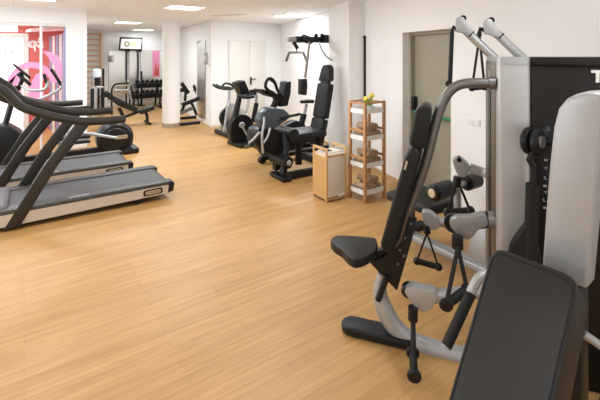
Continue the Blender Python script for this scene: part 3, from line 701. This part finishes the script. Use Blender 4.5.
# tv on two poles
tv = thing('television', tuple(f14(130, 44)), 'wall television with green logo above the mirrors at the back', 'television')
a, b_, c_, d_ = [onY(u, v, 13.6) for u, v in ((118.8, 50.3), (142, 50.8), (142.8, 37.6), (120, 37))]
MB().prism([a, b_, c_, d_], (0, .06, 0)).build('bezel', M['plastic'], tv, bevel=.01)
cc_ = (a + b_ + c_ + d_) / 4
ins = [V((lerp(p_.x, cc_.x, .12), p_.y - .004, lerp(p_.z, cc_.z, .26))) for p_ in (a, b_, c_, d_)]
scn = MB().prism(ins, (0, .01, 0)).build('screen', M['screen'], tv)
def ringd(u, v, r, m):
    c = onY(u, v, 13.594); n = 24
    mb = MB(); o = [c + V((r * math.cos(2 * math.pi * k / n), 0, r * math.sin(2 * math.pi * k / n))) for k in range(n)]; i_ = [c + V((r * .55 * math.cos(2 * math.pi * k / n), 0, r * .55 * math.sin(2 * math.pi * k / n))) for k in range(n)]
    O_ = [mb.bm.verts.new(p_) for p_ in o]; I_ = [mb.bm.verts.new(p_) for p_ in i_]
    for k in range(n): mb.face([O_[k], O_[(k + 1) % n], I_[(k + 1) % n], I_[k]])
    mb.build('screen_logo', m, scn)
ringd(127, 44, .085, M['logo_dark']); ringd(133.5, 44, .075, M['logo_green'])
for u in (128, 139.8):
    pp = onY(u, 60, 13.7); MB().tube([(pp.x, 13.92, 0), (pp.x, 13.92, 1.95)], .02, 10).build('pole', M['plastic'], tv)
    MB().box((pp.x - .04, 13.62, 1.75), (pp.x + .04, 13.93, 1.85)).build('bracket', M['plastic'], tv)
    MB().box((pp.x - .12, 13.75, 0), (pp.x + .12, 13.97, .02)).build('pole_foot', M['plastic'], tv)
# boxes on the walls
p0, p1 = onY(108.6, 62, BY - .08), onY(113.5, 55.5, BY - .08)
t = thing('wall_box', ((p0.x + p1.x) / 2, BY, p0.z), 'grey box fixed to the back wall beside the mirrors', 'wall box')
MB().box((p0.x, BY - .10, p0.z), (p1.x, BY - .013, p1.z)).build('housing', M['grey_box'], t, bevel=.01)
MB().box((p1.x - .06, BY - .11, p0.z + .02), (p1.x - .01, BY - .10, p1.z - .02)).build('cover', M['white'], t)
ndir = (NK1 - NK0).normalized(); nn = V((-ndir.y, ndir.x, 0))
def onN(u, v, off=0): return hit(u, v, NK0 + nn * off, nn)
def nbox(u0, v0, u1, v1, off, name, m, par=None, bevel=0):
    a, b, c, d = onN(u0, v0), onN(u1, v0), onN(u1, v1), onN(u0, v1)
    for q in (b, c): pass
    zt, zb2 = max(a.z, b.z), min(c.z, d.z)
    pts = [V((a.x, a.y, zb2)), V((b.x, b.y, zb2)), V((b.x, b.y, zt)), V((a.x, a.y, zt))]
    return MB().prism(pts, nn * off).build(name, m, par, bevel=bevel)
o = onN(202, 70)
mt = thing('wall_mirror', (o.x, o.y, .1), 'tall mirror on the side wall of the alcove right of the column', 'mirror', 'mirrors on the back wall')
nbox(197.5, 41, 206, 110, .012, 'backing', M['grey_box'], mt)
def nq(u0, v0, u1, v1, off):
    return None
a_, b2_ = onN(197.9, 44), onN(205.7, 44)
MB().prism([V((a_.x, a_.y, .1)) + nn * .013, V((b2_.x, b2_.y, .1)) + nn * .013, V((b2_.x, b2_.y, onN(205.7, 38.5).z)) + nn * .013, V((a_.x, a_.y, onN(197.9, 44).z)) + nn * .013], nn * .003).build('glass', M['mirror'], mt)
ph = onN(209.5, 58)
t = thing('paper_dispenser', (ph.x, ph.y, ph.z), 'grey dispenser box on the white wall corner left of the bikes', 'dispenser')
c0 = NK0 + ndir * .16
def nb(s0, s1, o0, o1, z0, z1, name, m, bev=0):
    q = [NK0 + ndir * s0 + nn * o0, NK0 + ndir * s1 + nn * o0, NK0 + ndir * s1 + nn * o1, NK0 + ndir * s0 + nn * o1]
    return MB().prism([V((v_.x, v_.y, z0)) for v_ in q], (0, 0, z1 - z0)).build(name, m, t, bevel=bev)
nb(.05, .25, 0, .05, 1.42, 1.72, 'back_plate', M['white']); nb(.08, .22, .05, .11, 1.43, 1.52, 'tray', M['grey_box'], .01); nb(.08, .22, .05, .1, 1.63, 1.70, 'top_box', M['grey_box'], .01); nb(.05, .08, .05, .09, 1.5, 1.64, 'side_arm', M['grey_box'])

# water dispenser
WYY = 11.2
c = onY(97, 100, WYY); rr = abs(onY(104.5, 95, WYY).x - onY(88.5, 95, WYY).x) / 2 * .95
wd = thing('water_dispenser', (c.x, WYY, 0), 'stainless steel water dispenser with clear top, standing beside the wall bars', 'water dispenser')
zb1 = onY(97, 86, WYY).z; zt1 = onY(97, 77, WYY).z; zt2 = onY(97, 69, WYY).z
MB().lathe([(rr, 0), (rr, zb1 - .02), (rr - .02, zb1)], (c.x, WYY, 0), seg=32).build('body', M['steel'], wd)
MB().lathe([(rr * .55, zb1), (rr * .55, zt1)], (c.x, WYY, 0)).build('neck', M['steel'], wd)
MB().box((c.x - .07, WYY - rr * .6, zb1 + .01), (c.x + .06, WYY - rr * .5, zt1 - .01)).build('tap_recess', M['plastic'], wd)
for dx in (-.13, .02, .12): MB().box((c.x + dx - .035, WYY - rr - .006, .25), (c.x + dx + .015, WYY - rr * .85, zb1 - .05)).build('dark_groove', M['plastic'], wd)
MB().lathe([(rr * .5, zt1), (rr * .56, zt1 + .03), (rr * .56, zt2 - .03), (rr * .4, zt2)], (c.x, WYY, 0)).build('bottle', M['bottle'], wd)
pr_ = onY(103.3, 78, WYY); MB().box((pr_.x - .025, WYY - .04, zb1 - .3), (pr_.x + .02, WYY + .03, onY(103, 68.5, WYY).z)).build('cup_tube', M['plastic'], wd)
MB().box((c.x + .08, WYY - rr - .13, zb1 - .27), (c.x + .26, WYY - rr + .02, zb1 - .24)).build('drip_tray', M['plastic'], wd)

# adjustable bench
AY = 10.0
g = lambda u, v, dy=0: onY(u, v, AY + dy)
ab = thing('adjustable_bench', (2.1, AY, 0), 'dark adjustable weight bench with raised back pad in front of the dumbbell rack', 'weight bench')
def slab(u0, v0, u1, v1, th, w_, name, m=M['vinyl']):
    a, b = g(u0, v0), g(u1, v1); d = (b - a).normalized(); n = V((-d.z, 0, d.x)); n = n if n.z > 0 else -n
    q = [V((a.x, AY - w_ / 2, a.z)), V((b.x, AY - w_ / 2, b.z)), V((b.x, AY - w_ / 2, b.z)) - n * th, V((a.x, AY - w_ / 2, a.z)) - n * th]
    MB().prism(q, (0, w_, 0)).build(name, m, ab, bevel=.015)
slab(113, 95.5, 137, 107.5, .11, .3, 'back_pad', M['pad_vinyl']); slab(138.5, 110, 152, 105, .10, .32, 'seat_pad', M['pad_vinyl']); slab(106, 90.5, 112.5, 94, .12, .24, 'head_pad', M['pad_vinyl'])
MB().tube([g(108, 97), g(118, 104), g(138, 112)], .03).build('back_frame', M['plastic'], ab)
MB().tube(smooth([g(124, 117), g(133, 114), g(140, 111), g(146, 113), g(147.5, 121.5)], 5), .035).build('main_frame', M['plastic'], ab)
MB().tube([g(119, 108), g(123, 116)], .04).build('brace', M['plastic'], ab)
q = g(147.5, 121); MB().tube([(q.x, AY - .25, .03), (q.x, AY + .25, .03)], .03).build('rear_foot', M['plastic'], ab)
q = g(123, 117); MB().tube([(q.x, AY - .2, .03), (q.x, AY + .2, .03)], .03).tube([(q.x, AY, .03), (q.x, AY, q.z)], .03).build('front_foot', M['plastic'], ab)
MB().tube([g(104, 94, -.15), g(106, 93, .15)], .04).build('end_handle', M['plastic'], ab)

# dumbbell rack and dumbbells
RY = 13.0
h = lambda u, v, dy=0: onY(u, v, RY + dy)
rk = thing('dumbbell_rack', (3.1, RY, 0), 'black two-tier dumbbell rack in front of the back wall mirrors', 'rack')
xl, xr = h(128, 95).x, h(176, 95).x
z1, z2 = h(145, 97).z, h(145, 87).z
MB().prism([(xl, RY - .25, z1 - .02), (xr, RY - .25, z1 - .02), (xr, RY - .02, z1 + .08), (xl, RY - .02, z1 + .08)], (0, 0, .02)).build('shelf', M['plastic'], rk)
MB().prism([(h(134, 85).x, RY - .1, z2 - .02), (xr, RY - .1, z2 - .02), (xr, RY + .13, z2 + .08), (h(134, 85).x, RY + .13, z2 + .08)], (0, 0, .02)).build('shelf', M['plastic'], rk)
for u in (132, 158, 174):
    x = h(u, 95).x
    MB().tube(smooth([(x, RY - .35, .03), (x, RY - .2, .15), (x, RY - .25, z1 - .05), (x, RY + .0, z1 + .12), (x, RY + .12, z2 + .05)], 4), .03).tube([(x, RY - .4, .03), (x, RY + .4, .03)], .03).tube([(x, RY + .35, .03), (x, RY + .1, z2)], .03).build('leg', M['plastic'], rk)
def make_db():
    r = thing('dumbbell', (0, 0, 0), '', 'dumbbell', 'dumbbells on the rack')
    for s_ in (-1, 1): MB().lathe([(.055, -.045), (.068, -.03), (.068, .03), (.055, .045)], (0, s_ * .1, 0), (0, 1, 0), 12).build('head', M['rubber'], r)
    MB().cyl((0, -.07, 0), (0, .07, 0), .016, seg=8).build('handle', M['steel'], r)
    return r
db = make_db(); firstd = True
ords = ['first', 'second', 'third', 'fourth', 'fifth', 'sixth', 'seventh', 'eighth']
for row, (ua, z, dy) in enumerate(((138.5, z2 + .115, .02), (132, z1 + .115, -.13))):
    for k in range(7):
        x = h(ua, 90).x + k * .148
        o = db if firstd else copy_tree(db); firstd = False
        o.location = (x, RY + dy, z); o.rotation_euler = (math.radians(23), 0, 0)
        tag(o, 'black dumbbell, %s from the left on the %s tier of the rack' % (ords[k], 'upper' if row == 0 else 'lower'), 'dumbbell', 'dumbbells on the rack')
# steel rail rack left of dumbbells
sr = thing('accessory_rack', (2.0, 12.05, 0), 'low rack of steel tubes with curved black frame left of the dumbbell rack', 'rack')
j = lambda u, v, dy=0: onY(u, v, 12.05 + dy)
for dy in (-.2, .2):
    MB().tube(smooth([(j(112, 100, dy).x, 12.05 + dy, .02), j(111.5, 93, dy), j(113, 87, dy), j(117, 84, dy), j(129, 83, dy)], 5), .024).build('curved_frame', M['plastic'], sr)
    MB().tube([j(129, 83, dy), (j(129, 83, dy).x + .1, 12.05 + dy, .02)], .018).build('leg', M['steel'], sr)
for v, dy in ((84.5, -.1), (86, .1), (90.5, -.15), (93, 0.05)):
    MB().tube([j(114, v, dy), j(129, v - .5, dy)], .03).build('steel_rail', M['steel'], sr)
q = j(138, 75); 
fr2 = thing('standing_pole', (onY(141.5, 78, 13.62).x, 13.62, 0), 'thin black upright pole standing behind the left end of the dumbbell rack', 'pole')
MB().tube([(fr2.location.x, 13.62, 0), (fr2.location.x, 13.62, onY(142, 71, 13.62).z)], .03).build('shaft', M['plastic'], fr2)
MB().cyl((fr2.location.x, 13.62, 0), (fr2.location.x, 13.62, .03), .12).build('foot', M['plastic'], fr2)

# machine in alcove right of column
KY = 9.75
k_ = lambda u, v, dy=0: onY(u, v, KY + dy)
km = thing('weight_machine', (3.3, KY, 0), 'black framed bench machine half hidden behind the white column', 'weight machine')
for v, ue, dy in ((117.5, 196, .25), (123, 200, -.3)):
    q = onZ(ue, v, 0.02)
    MB().tube([(q.x - .75, q.y, .035), (q.x, q.y, .035)], .035).build('floor_beam', M['plastic'], km)
MB().tube(smooth([k_(181, 114), k_(184, 106), k_(188, 102), k_(192, 104), k_(196.5, 115)], 5), .035).build('arched_frame', M['plastic'], km)
MB().tube([k_(182, 105), k_(200, 98)], .05).build('bench_pad', M['vinyl'], km)
MB().tube([k_(180, 113), k_(193, 108)], .045).build('lower_rail', M['gun'], km)
MB().tube([k_(181.5, 83), k_(188.5, 93)], .05).build('upper_bar', M['plastic'], km)
MB().tube([k_(180, 90), k_(186, 90)], .05).tube([k_(186, 88), k_(185, 101)], .035).build('weight_holder', M['plastic'], km)
MB().tube([k_(178, 96), (k_(178, 96).x, KY, .04)], .035).build('post', M['plastic'], km)
af = thing('a_frame_stand', (3.6, 9.9, 0), 'black A-shaped stand leaning by the alcove mirror behind the white corner', 'stand')
m_ = lambda u, v, dy=0: onY(u, v, 10.1 + dy)
t0, b0, b1 = m_(205.5, 85), m_(198, 109.5), m_(204, 116)
t0 = V((3.62, 10.1, t0.z))
b0 = onZ(198, 110, .02); b1 = onZ(204, 115.5, .02)
MB().tube([t0, b0], .03).build('leg', M['plastic'], af); MB().tube([t0, b1], .03).build('leg', M['plastic'], af)
MB().tube([lerp(t0, b0, .45), lerp(t0, b1, .45)], .02).build('cross_bar', M['plastic'], af)

# ---------------------------------------------------------------- small items on right wall
sp = onW(474, 122); s_ = (sp - WP).dot(WD)
sw = thing('light_switch', tuple(sp), 'white double switch plate on the wall beside the recessed door', 'switch')
MB().prism([wr(s_ - .085, 0, sp.z - .035), wr(s_ + .085, 0, sp.z - .035), wr(s_ + .085, 0, sp.z + .035), wr(s_ - .085, 0, sp.z + .035)], WN * .01).build('plate', M['white'], sw, bevel=.003)
for dx in (-.04, .04): MB().prism([wr(s_ + dx - .03, .01, sp.z - .025), wr(s_ + dx + .03, .01, sp.z - .025), wr(s_ + dx + .03, .01, sp.z + .025), wr(s_ + dx - .03, .01, sp.z + .025)], WN * .004).build('rocker', M['white'], sw)
st = thing('hanging_strap', tuple(wr(s365 - .05, .03, .4)), 'long black strap with round top knob hanging on the wall right of the pillar', 'strap')
zt_ = onW(367, 37).z
MB().prism([wr(s365 - .03, .0, .5), wr(s365 - .015, .0, .5), wr(s365 - .015, .03, .5), wr(s365 - .03, .03, .5)], (0, 0, zt_ - .5)).build('band', M['rubber'], st)
MB().ball(wr(s365 - .022, .02, zt_), .025).build('knob', M['plastic'], st)

# ---------------------------------------------------------------- large multi-gym
GO = V((2.03, 1.135, 0)); GW = V((.582, -.813, 0)).normalized(); GT = V((.813, .582, 0)).normalized()
def gl(wv, t, z): return GO + GW * wv + GT * t + V((0, 0, z))
def gq(u, v, t): return hit(u, v, GO + GT * t, GT)
def gbox(mb, w0, t0, z0, w1, t1, z1): mb.prism([gl(w0, t0, z0), gl(w1, t0, z0), gl(w1, t1, z0), gl(w0, t1, z0)], (0, 0, z1 - z0)); return mb
G = thing('multi_gym', tuple(gl(.3, .25, 0)), 'large silver and black cable multi-gym with several padded stations on the right', 'multi-gym')
TOPZ = hit(520, 57, gl(0, 0, 0), GT).z
WE = .95
def vround(pts, r): return fillet(pts, r, 5)
MB().prism(vround([gl(.0, 0, .03), gl(.16, 0, .03), gl(.16, .57, .03), gl(.0, .57, .03)], .035), (0, 0, TOPZ - .055)).build('silver_column', M['silver_c'], G)
MB().prism(vround([gl(.0, -.004, TOPZ - .035), gl(.16, -.004, TOPZ - .035), gl(.16, .574, TOPZ - .035), gl(.0, .574, TOPZ - .035)], .035), (0, 0, .035)).build('column_cap', M['silver'], G)
mb = MB(); gbox(mb, -.006, .045, .05, .01, .53, TOPZ - .03); ch = mb.build('side_channel', M['channel'], G, bevel=.003)
mb = MB(); gbox(mb, -.009, .22, .12, .0, .34, TOPZ - .2); mb.build('cable_slot', M['plastic'], ch)
mb = MB(); gbox(mb, -.009, .2, TOPZ - .16, .0, .36, TOPZ - .08); mb.build('channel_label', M['grey_box'], ch)
mb = MB(); gbox(mb, .16, .006, .03, WE, .57, TOPZ - .045); mb.build('black_panel', M['panel'], G, bevel=.004)
mb = MB(); gbox(mb, .16, -.004, TOPZ - .045, WE + .004, .574, TOPZ); mb.build('top_cap', M['panel'], G, bevel=.006)
mb = MB(); gbox(mb, .02, .02, 0, WE - .02, .55, .04); mb.build('plinth', M['plastic'], G)
tz = gq(597, 77, 0).z; tw = (gq(592, 77, 0) - GO).dot(GW)
text('lettering', 'TECHNOGYM', .078, M['white_ink'], G, gl(tw, .003, tz), tuple(GW), (0, 0, 1), ext=.003, bold=.0035)
# exercise pictograms
for i, (u, v) in enumerate(((546, 160), (546, 168), (545.5, 178), (545, 186), (546, 192), (544, 200), (545, 208))):
    p = gq(u, v, .003); 
    mb = MB()
    if i % 3 == 0: gb = [(-.008, -.005, .008, .005)]
    elif i % 3 == 1: gb = [(-.009, -.0015, .004, .0015), (-.0015, -.009, .0015, .006), (.003, .004, .008, .007)]
    else: gb = [(-.003, -.008, 0, .008), (0, -.008, .008, -.0055), (-.008, .001, -.003, .004)]
    for x0_, z0_, x1_, z1_ in gb: mb.prism([p + GW * x0_ + V((0, 0, z0_)), p + GW * x1_ + V((0, 0, z0_)), p + GW * x1_ + V((0, 0, z1_)), p + GW * x0_ + V((0, 0, z1_))], GT * .006)
    mb.build('pictogram', M['grey_box'], G)

# --- seated press station on the left
TR = .04
sq = lambda u, v, dt=0: gq(u, v, TR + dt)
rail = smooth([gl(.02, TR, .045), sq(470, 358), sq(440, 351), sq(413, 341.5), sq(396, 328), sq(385, 310), sq(380, 292), sq(383, 274)], 6)
MB().tube(rail, [.052] * (len(rail) - 14) + [lerp(.052, .031, i / 13) for i in range(14)], 14, flat=(1, .85)).build('base_rail', M['silver'], G)
post = smooth([sq(383, 278), sq(400, 240), sq(408, 213), sq(425, 165), sq(436, 122), sq(444, 100), sq(453, 88.5), sq(466, 83.5), gl(-.02, TR, sq(490, 83).z)], 6)
MB().tube(post, .027, 14).build('backrest_tube', M['gun'], G)
MB().lathe([(.034, 0), (.034, .03)], gl(-.034, TR, sq(490, 83).z), GW).build('tube_collar', M['gun'], G)
# foot
def stad(w0, w1, t, hw_, n=8):
    pts = []
    for i in range(n + 1): a = math.pi / 2 + math.pi * i / n; pts.append((w0 + hw_ + hw_ * math.cos(a), t + hw_ * math.sin(a)))
    for i in range(n + 1): a = -math.pi / 2 + math.pi * i / n; pts.append((w1 - hw_ + hw_ * math.cos(a), t + hw_ * math.sin(a)))
    return pts
MB().prism([gl(a, b, 0.004) for a, b in stad(-.84, -.40, .045, .066)], (0, 0, .052)).build('foot', M['plastic'], G, bevel=.016, bseg=3)
# saddle
ztop = .575
outl = [(330, 239.5), (335, 235.5), (344, 235), (358, 236), (376, 237.5), (378, 245), (374, 252), (365, 257.5), (356, 260), (349, 257), (343, 250), (334, 244.5)]
MB().prism(fillet([onZ(u, v, ztop) for u, v in outl], .02, 3), (0, 0, -.048)).build('seat', M['vinyl'], G, bevel=.018, bseg=3)
MB().prism([sq(368, 254, -.02), sq(388, 248, -.02), sq(392, 262, -.02), sq(372, 262, -.02)], GT * .05).build('seat_arm', M['plastic'], G)
for dt in (-.045, .035):
    MB().prism([sq(384, 257, dt), sq(403, 243, dt), sq(409, 217, dt), sq(417, 218, dt), sq(412, 240, dt), sq(397, 291, dt), sq(370, 263, dt)], GT * .008).build('seat_bracket', M['plastic'], G, bevel=.002)
for u, v in ((400, 250), (405, 238), (404, 256), (398, 264), (411, 224)): MB().disc(sq(u, v, -.05), GT, .007, .010).build('bolt', M['gun'], G)
MB().tube([sq(387, 276, -.05), sq(378, 300, -.05)], .018).build('adjuster_sleeve', M['plastic'], G)
# backrest pads
MB().prism(fillet([sq(u, v, -.13) for u, v in ((380, 245), (383, 252), (393, 254), (421.5, 157), (419, 150), (412, 147), (405.5, 155))], .02), GT * .25).build('backrest', M['vinyl'], G, bevel=.016, bseg=3)
MB().prism(fillet([sq(u, v, -.11) for u, v in ((409, 142), (411, 148), (420, 151), (426.5, 147), (431.5, 113), (430, 107), (423, 105), (415, 110))], .02), GT * .21).build('headrest', M['vinyl'], G, bevel=.016, bseg=3)
MB().prism([sq(406, 161, -.136), sq(408, 161.6, -.136), sq(405.5, 170, -.136), sq(403.6, 169.4, -.136)], GT * .01).build('pad_tag', M['gold'], G)

# --- arms
def pulley(pts, t, th, name='pulley_arm_head', m='silver'):
    MB().prism(fillet([gq(u, v, t - th / 2) for u, v in pts], .02), GT * th).build(name, M[m], G, bevel=.008)
def handle(top, l, r, t, tl=None, tr_=None, sr_=.007, gr=.017, tt=None):
    h_ = MB().tube([gq(*l, tl if tl is not None else t), gq(*r, tr_ if tr_ is not None else t)], gr, 12).build('pull_handle', M['rubber'], G)
    A, B = gq(*l, tl if tl is not None else t), gq(*r, tr_ if tr_ is not None else t)
    for P_ in (A, B):
        MB().ball(P_, gr * 1.35, 10).build('grip_end', M['plastic'], h_)
        MB().tube([gq(*top, tt if tt is not None else t), P_], sr_, 8).build('strap', M['rubber'], h_)
# high pair
HT = .5
for base, sh, hd in (((505, 62), (466, 31), (460, 24)), ((533, 62), (496, 33), (488, 26))):
    du = hd[0] - 460; dv_ = hd[1] - 24
    MB().tube([gq(base[0], base[1] + 6, HT), gq(*sh, HT)], .027, 14).build('high_arm', M['silver'], G)
    MB().tube([lerp(gq(*base, HT), gq(*sh, HT), .86), lerp(gq(*base, HT), gq(*sh, HT), .89)], .029, 14).build('arm_ring', M['plastic'], G)
    pulley([(455.5 + du, 20 + dv_), (459 + du, 16 + dv_), (464 + du, 17 + dv_), (468 + du, 25 + dv_), (474 + du, 31 + dv_), (470 + du, 36 + dv_), (463 + du, 32.5 + dv_), (456 + du, 32 + dv_)], HT, .06, 'pulley_head', 'silver_l')
    MB().disc(gq(463 + du, 18.5 + dv_, HT), GT, .02, .05).build('pulley_wheel', M['plastic'], G)
MB().tube([gq(457, 30, HT), gq(453.5, 27, HT), gq(452, 32, HT), gq(450, 82, HT)], .014, 8).build('cable_strap', M['rubber'], G)
MB().tube([gq(447.5, 83, HT), gq(456, 88, HT - .05)], .02).build('pull_handle', M['rubber'], G)
MB().tube([gq(486, 31, HT), gq(480.5, 29, HT), gq(479, 36, HT)], .016).build('cable_hook', M['rubber'], G)
handle((479.5, 36), (472, 88), (484.5, 87), HT, sr_=.008)
# middle pair
MT = .08
MB().tube([gl(.03, MT, gq(500, 219, MT).z), gq(488, 219.5, MT), gq(474, 222, MT)], .041, 16).build('middle_arm', M['mid_silver'], G)
MB().disc(gq(486.5, 219.5, MT), GW, .044, .02).build('arm_ring', M['plastic'], G)
pulley([(449, 222), (456, 217), (468, 217.5), (486, 213.5), (489, 226), (478, 230), (473, 238), (467, 241), (459, 236), (451, 229)], MT - .03, .06, 'pulley_head', 'mid_silver')
MB().disc(gq(454, 223, MT + .09), GT, .055, .05).build('pulley_wheel', M['plastic'], G)
MB().tube([gq(455, 222, .3), gq(438, 222, .3)], .03, 12).build('far_link', M['silver'], G)
pulley([(421, 212), (430, 213), (438, 219), (441, 226), (436, 231), (429, 230), (423, 222)], .3, .07, 'pulley_head', 'silver_l')
MB().tube([gq(427, 225, .28), gq(427, 233, .28)], .022).build('cable_stop', M['plastic'], G)
handle((427, 233), (417, 261), (438.5, 267), .28, sr_=.006, gr=.018)
MB().tube([gq(457.5, 236, -.03), gq(457.5, 248, -.03)], .03).build('cable_stop', M['plastic'], G)
handle((458, 247), (446, 305), (467, 289), -.10, tl=-.26, tr_=-.16, sr_=.011, gr=.022, tt=-.06)
MB().disc(gq(446, 305, -.28), GT, .032, .02).build('grip_cap', M['plastic'], G)
# low arm
LT = -.10
MB().tube([gl(.06, .05, gq(492, 290, 0).z), gq(478, 291.5, -.03), gq(455, 294, LT + .02), gq(428, 297, LT + .02)], .034, 14).build('low_arm', M['silver'], G)
pulley([(403.5, 292), (411, 286.5), (424, 290), (436, 292), (438, 299), (432, 310), (423, 313.5), (414, 307)], LT, .07, 'pulley_head', 'silver')
MB().disc(gq(409, 290, LT + .05), GT, .04, .05).build('pulley_wheel', M['plastic'], G)
MB().tube([gq(413, 307, LT - .04), gq(413, 320, LT - .04)], .026).build('cable_stop', M['plastic'], G)
e0, e1 = atd(414.3, 376, 1.93), atd(412.8, 353, 2.07)
hnd = MB().tube([e0, e1], .02, 12).build('pull_handle', M['rubber'], G)
for q in (e0, e1): MB().disc(q, e1 - e0, .034, .022).build('grip_end', M['plastic'], hnd); MB().tube([gq(413, 318, LT - .04), q], .012, 8).build('strap', M['rubber'], hnd)
# pulley on the black panel with hanging sleeve
MB().lathe([(.05, 0), (.05, .05), (.03, .075)], gq(545, 134, .01), tuple(-GT)).build('panel_boss', M['plastic'], G)
MB().tube([gq(545, 134, -.04), gq(534, 140, -.08)], .028).build('pulley_yoke', M['plastic'], G)
ax = (GW * .82 - GT * .57)
for q in (-.022, .022): MB().disc(gq(533, 141, -.09) + ax * q, ax, .066, .03, .01).build('pulley_wheel', M['plastic'], G)
MB().disc(gq(533, 141, -.09) + ax * .04, ax, .03, .014).build('wheel_hub', M['gun'], G)
MB().tube([gq(533, 152, -.09), gq(530, 160, -.09), gq(534, 166, -.09)], .018).tube([gq(534, 164, -.09), gq(533, 186, -.09)], .014).build('cable_hook', M['plastic'], G)
MB().tube([gq(533, 184, -.09), gq(532, 215, -.09), gq(530, 262, -.09)], .032, 12).build('strap_sleeve', M['rubber'], G)
MB().prism(fillet([gq(u, v, -.11) for u, v in ((525, 228), (530, 222), (538, 240), (545, 275), (505, 275), (512, 246))], .02), GT * .06).build('strap_loop', M['rubber'], G, bevel=.012)
# --- reclined station in front
TL = atd(497, 247, 1.5); TRr = atd(578, 279, 1.285); TRr.z = TL.z
al = math.radians(47)
e_ = (TRr - TL).normalized(); hd_ = V((e_.y, -e_.x, 0)); hd_ = hd_ if hd_.x < 0 else -hd_
fd = hd_ * math.cos(al) + V((0, 0, -math.sin(al))); nrm = e_.cross(fd).normalized()
nrm = nrm if nrm.z > 0 else -nrm
def onP(u, v): return hit(u, v, TL, nrm)
BL, BR = onP(447, 402), onP(553, 402)
tl_, tr_ = onP(493, 245), onP(580, 278)
BL2 = BL + (BL - tl_) * .12; BR2 = BR + (BR - tr_) * .12
MB().prism(fillet([tl_, tr_, BR2, BL2], .055, 6), -nrm * .14).build('pad', M['pad_vinyl'], G, bevel=.024, bseg=4)
sm = []
cen = (tl_ + tr_ + BL2 + BR2) / 4
seamp = fillet([lerp(q, cen, .07) + nrm * .0008 for q in (tl_, tr_, BR2, BL2)], .05, 6)
MB().tube(seamp + [seamp[0]], .0022, 6).build('pad_seam', M['rubber'], G)
# spine
SXX = max(tr_.x, tl_.x) + .12
so_ = [(541, 275), (545, 215), (549, 165), (553, 128), (558, 109), (567, 98), (582, 94), (597, 93), (604, 98), (604, 112), (600, 150), (594, 215), (587, 290)]
pp = [onX(u, v, SXX) for u, v in so_]
MB().prism(pp, (.07, 0, .01)).build('spine_cover', M['silver_l'], G, bevel=.018, bseg=4)
mid = (pp[0] + pp[-1]) / 2
MB().box((SXX + .02, mid.y - .05, .02), (SXX + .09, mid.y + .05, mid.z + .05)).build('spine_post', M['plastic'], G, bevel=.01)
MB().prism([(SXX + .0, mid.y - .05, .0), (SXX + .11, mid.y - .05, 0), (SXX + .11, mid.y + .05, 0), (SXX, mid.y + .05, 0)], (0, 0, .05)).build('spine_foot', M['plastic'], G)
end_ = gl(.55, .05, .06); MB().tube([(SXX + .06, mid.y, .06), end_], .04, 12).build('floor_beam', M['plastic'], G)
MB().tube([atd(584, 334, 1.38), atd(600, 345, 1.36), atd(622, 361, 1.33)], .014, 12).build('side_tube', M['silver_l'], G)
MB().tube([(SXX, mid.y, mid.z - .05), lerp(tl_, tr_, .5) - nrm * .08 + fd * .15], .03).build('pad_bracket', M['plastic'], G)
# handle beside the pad
hd_pts = smooth([atd(520, 276, 1.78), atd(500, 273, 1.76), atd(488, 273.5, 1.74), atd(479, 278, 1.72), atd(473, 288, 1.71), atd(469, 297, 1.70)], 5)
MB().tube(hd_pts, .02, 14).tube([atd(520, 276, 1.78), (SXX + .05, mid.y, atd(520, 276, 1.78).z)], .02).build('press_arm', M['silver_l'], G)
MB().tube([atd(471, 293, 1.705), atd(446.5, 346, 1.64)], .0215, 14).build('press_grip', M['rubber'], G)
MB().disc(atd(446.2, 346.8, 1.64), atd(471, 293, 1.705) - atd(446.5, 346, 1.64), .019, .01).build('grip_cap', M['silver_l'], G)
# --- lat pulldown seat behind the tower
RX = 2.87
MB().box((RX - .05, .95, .0), (RX + .05, 2.50, .06)).build('rear_rail', M['silver'], G, bevel=.012)
MB().box((RX - .13, 2.44, .0), (RX + .3, 2.54, .055)).build('rear_foot', M['plastic'], G, bevel=.015)
mb = MB(); mb.box((2.60, 1.98, .38), (3.02, 2.46, .46)); mb.build('rear_seat', M['vinyl'], G, bevel=.03, bseg=3)
MB().box((RX - .03, 2.38, .05), (RX + .03, 2.44, .39)).build('seat_post', M['plastic'], G)
yy = 1.93; zr = .60
MB().tube([(2.56, yy, zr), (3.14, yy, zr)], .02).build('roller_axle', M['silver'], G)
for x0_, x1_ in ((2.55, 2.78), (2.97, 3.16)):
    MB().lathe([(.045, 0), (.064, .02), (.064, x1_ - x0_ - .02), (.045, x1_ - x0_)], (x0_, yy, zr), (1, 0, 0)).build('thigh_roller', M['vinyl'], G)
MB().disc((2.548, yy, zr), (1, 0, 0), .034, .02).build('roller_cap', M['gold'], G)
MB().tube([(RX, yy, zr + .03), (RX, yy, .04)], .03, 12).build('roller_post', M['silver_l'], G)
MB().prism([(RX - .03, 1.60, .05), (RX - .03, 1.84, .05), (RX - .03, 1.78, .34), (RX - .03, 1.66, .34)], (.06, 0, 0)).build('rail_bracket', M['silver'], G, bevel=.01)
UT = .80
MB().tube([gq(470, 167.5, UT), gq(484, 172.5, UT), gq(500, 178, UT - .15), gq(520, 186, .56)], .033, 14).build('upper_arm', M['silver'], G)
pulley([(452, 160), (457, 157.5), (463, 159), (470, 165.5), (470, 172), (466, 177), (459, 178), (455, 170)], UT, .07, 'pulley_head', 'silver_l')
MB().disc(gq(459, 159, UT), GT, .018, .074).build('pulley_wheel', M['plastic'], G)
MB().tube([gq(458, 177, UT - .03), gq(456, 186, UT - .03)], .03).build('cable_stop', M['plastic'], G)
handle((457.5, 180), (447.5, 212.5), (470, 210.5), UT - .03, sr_=.009, gr=.025)
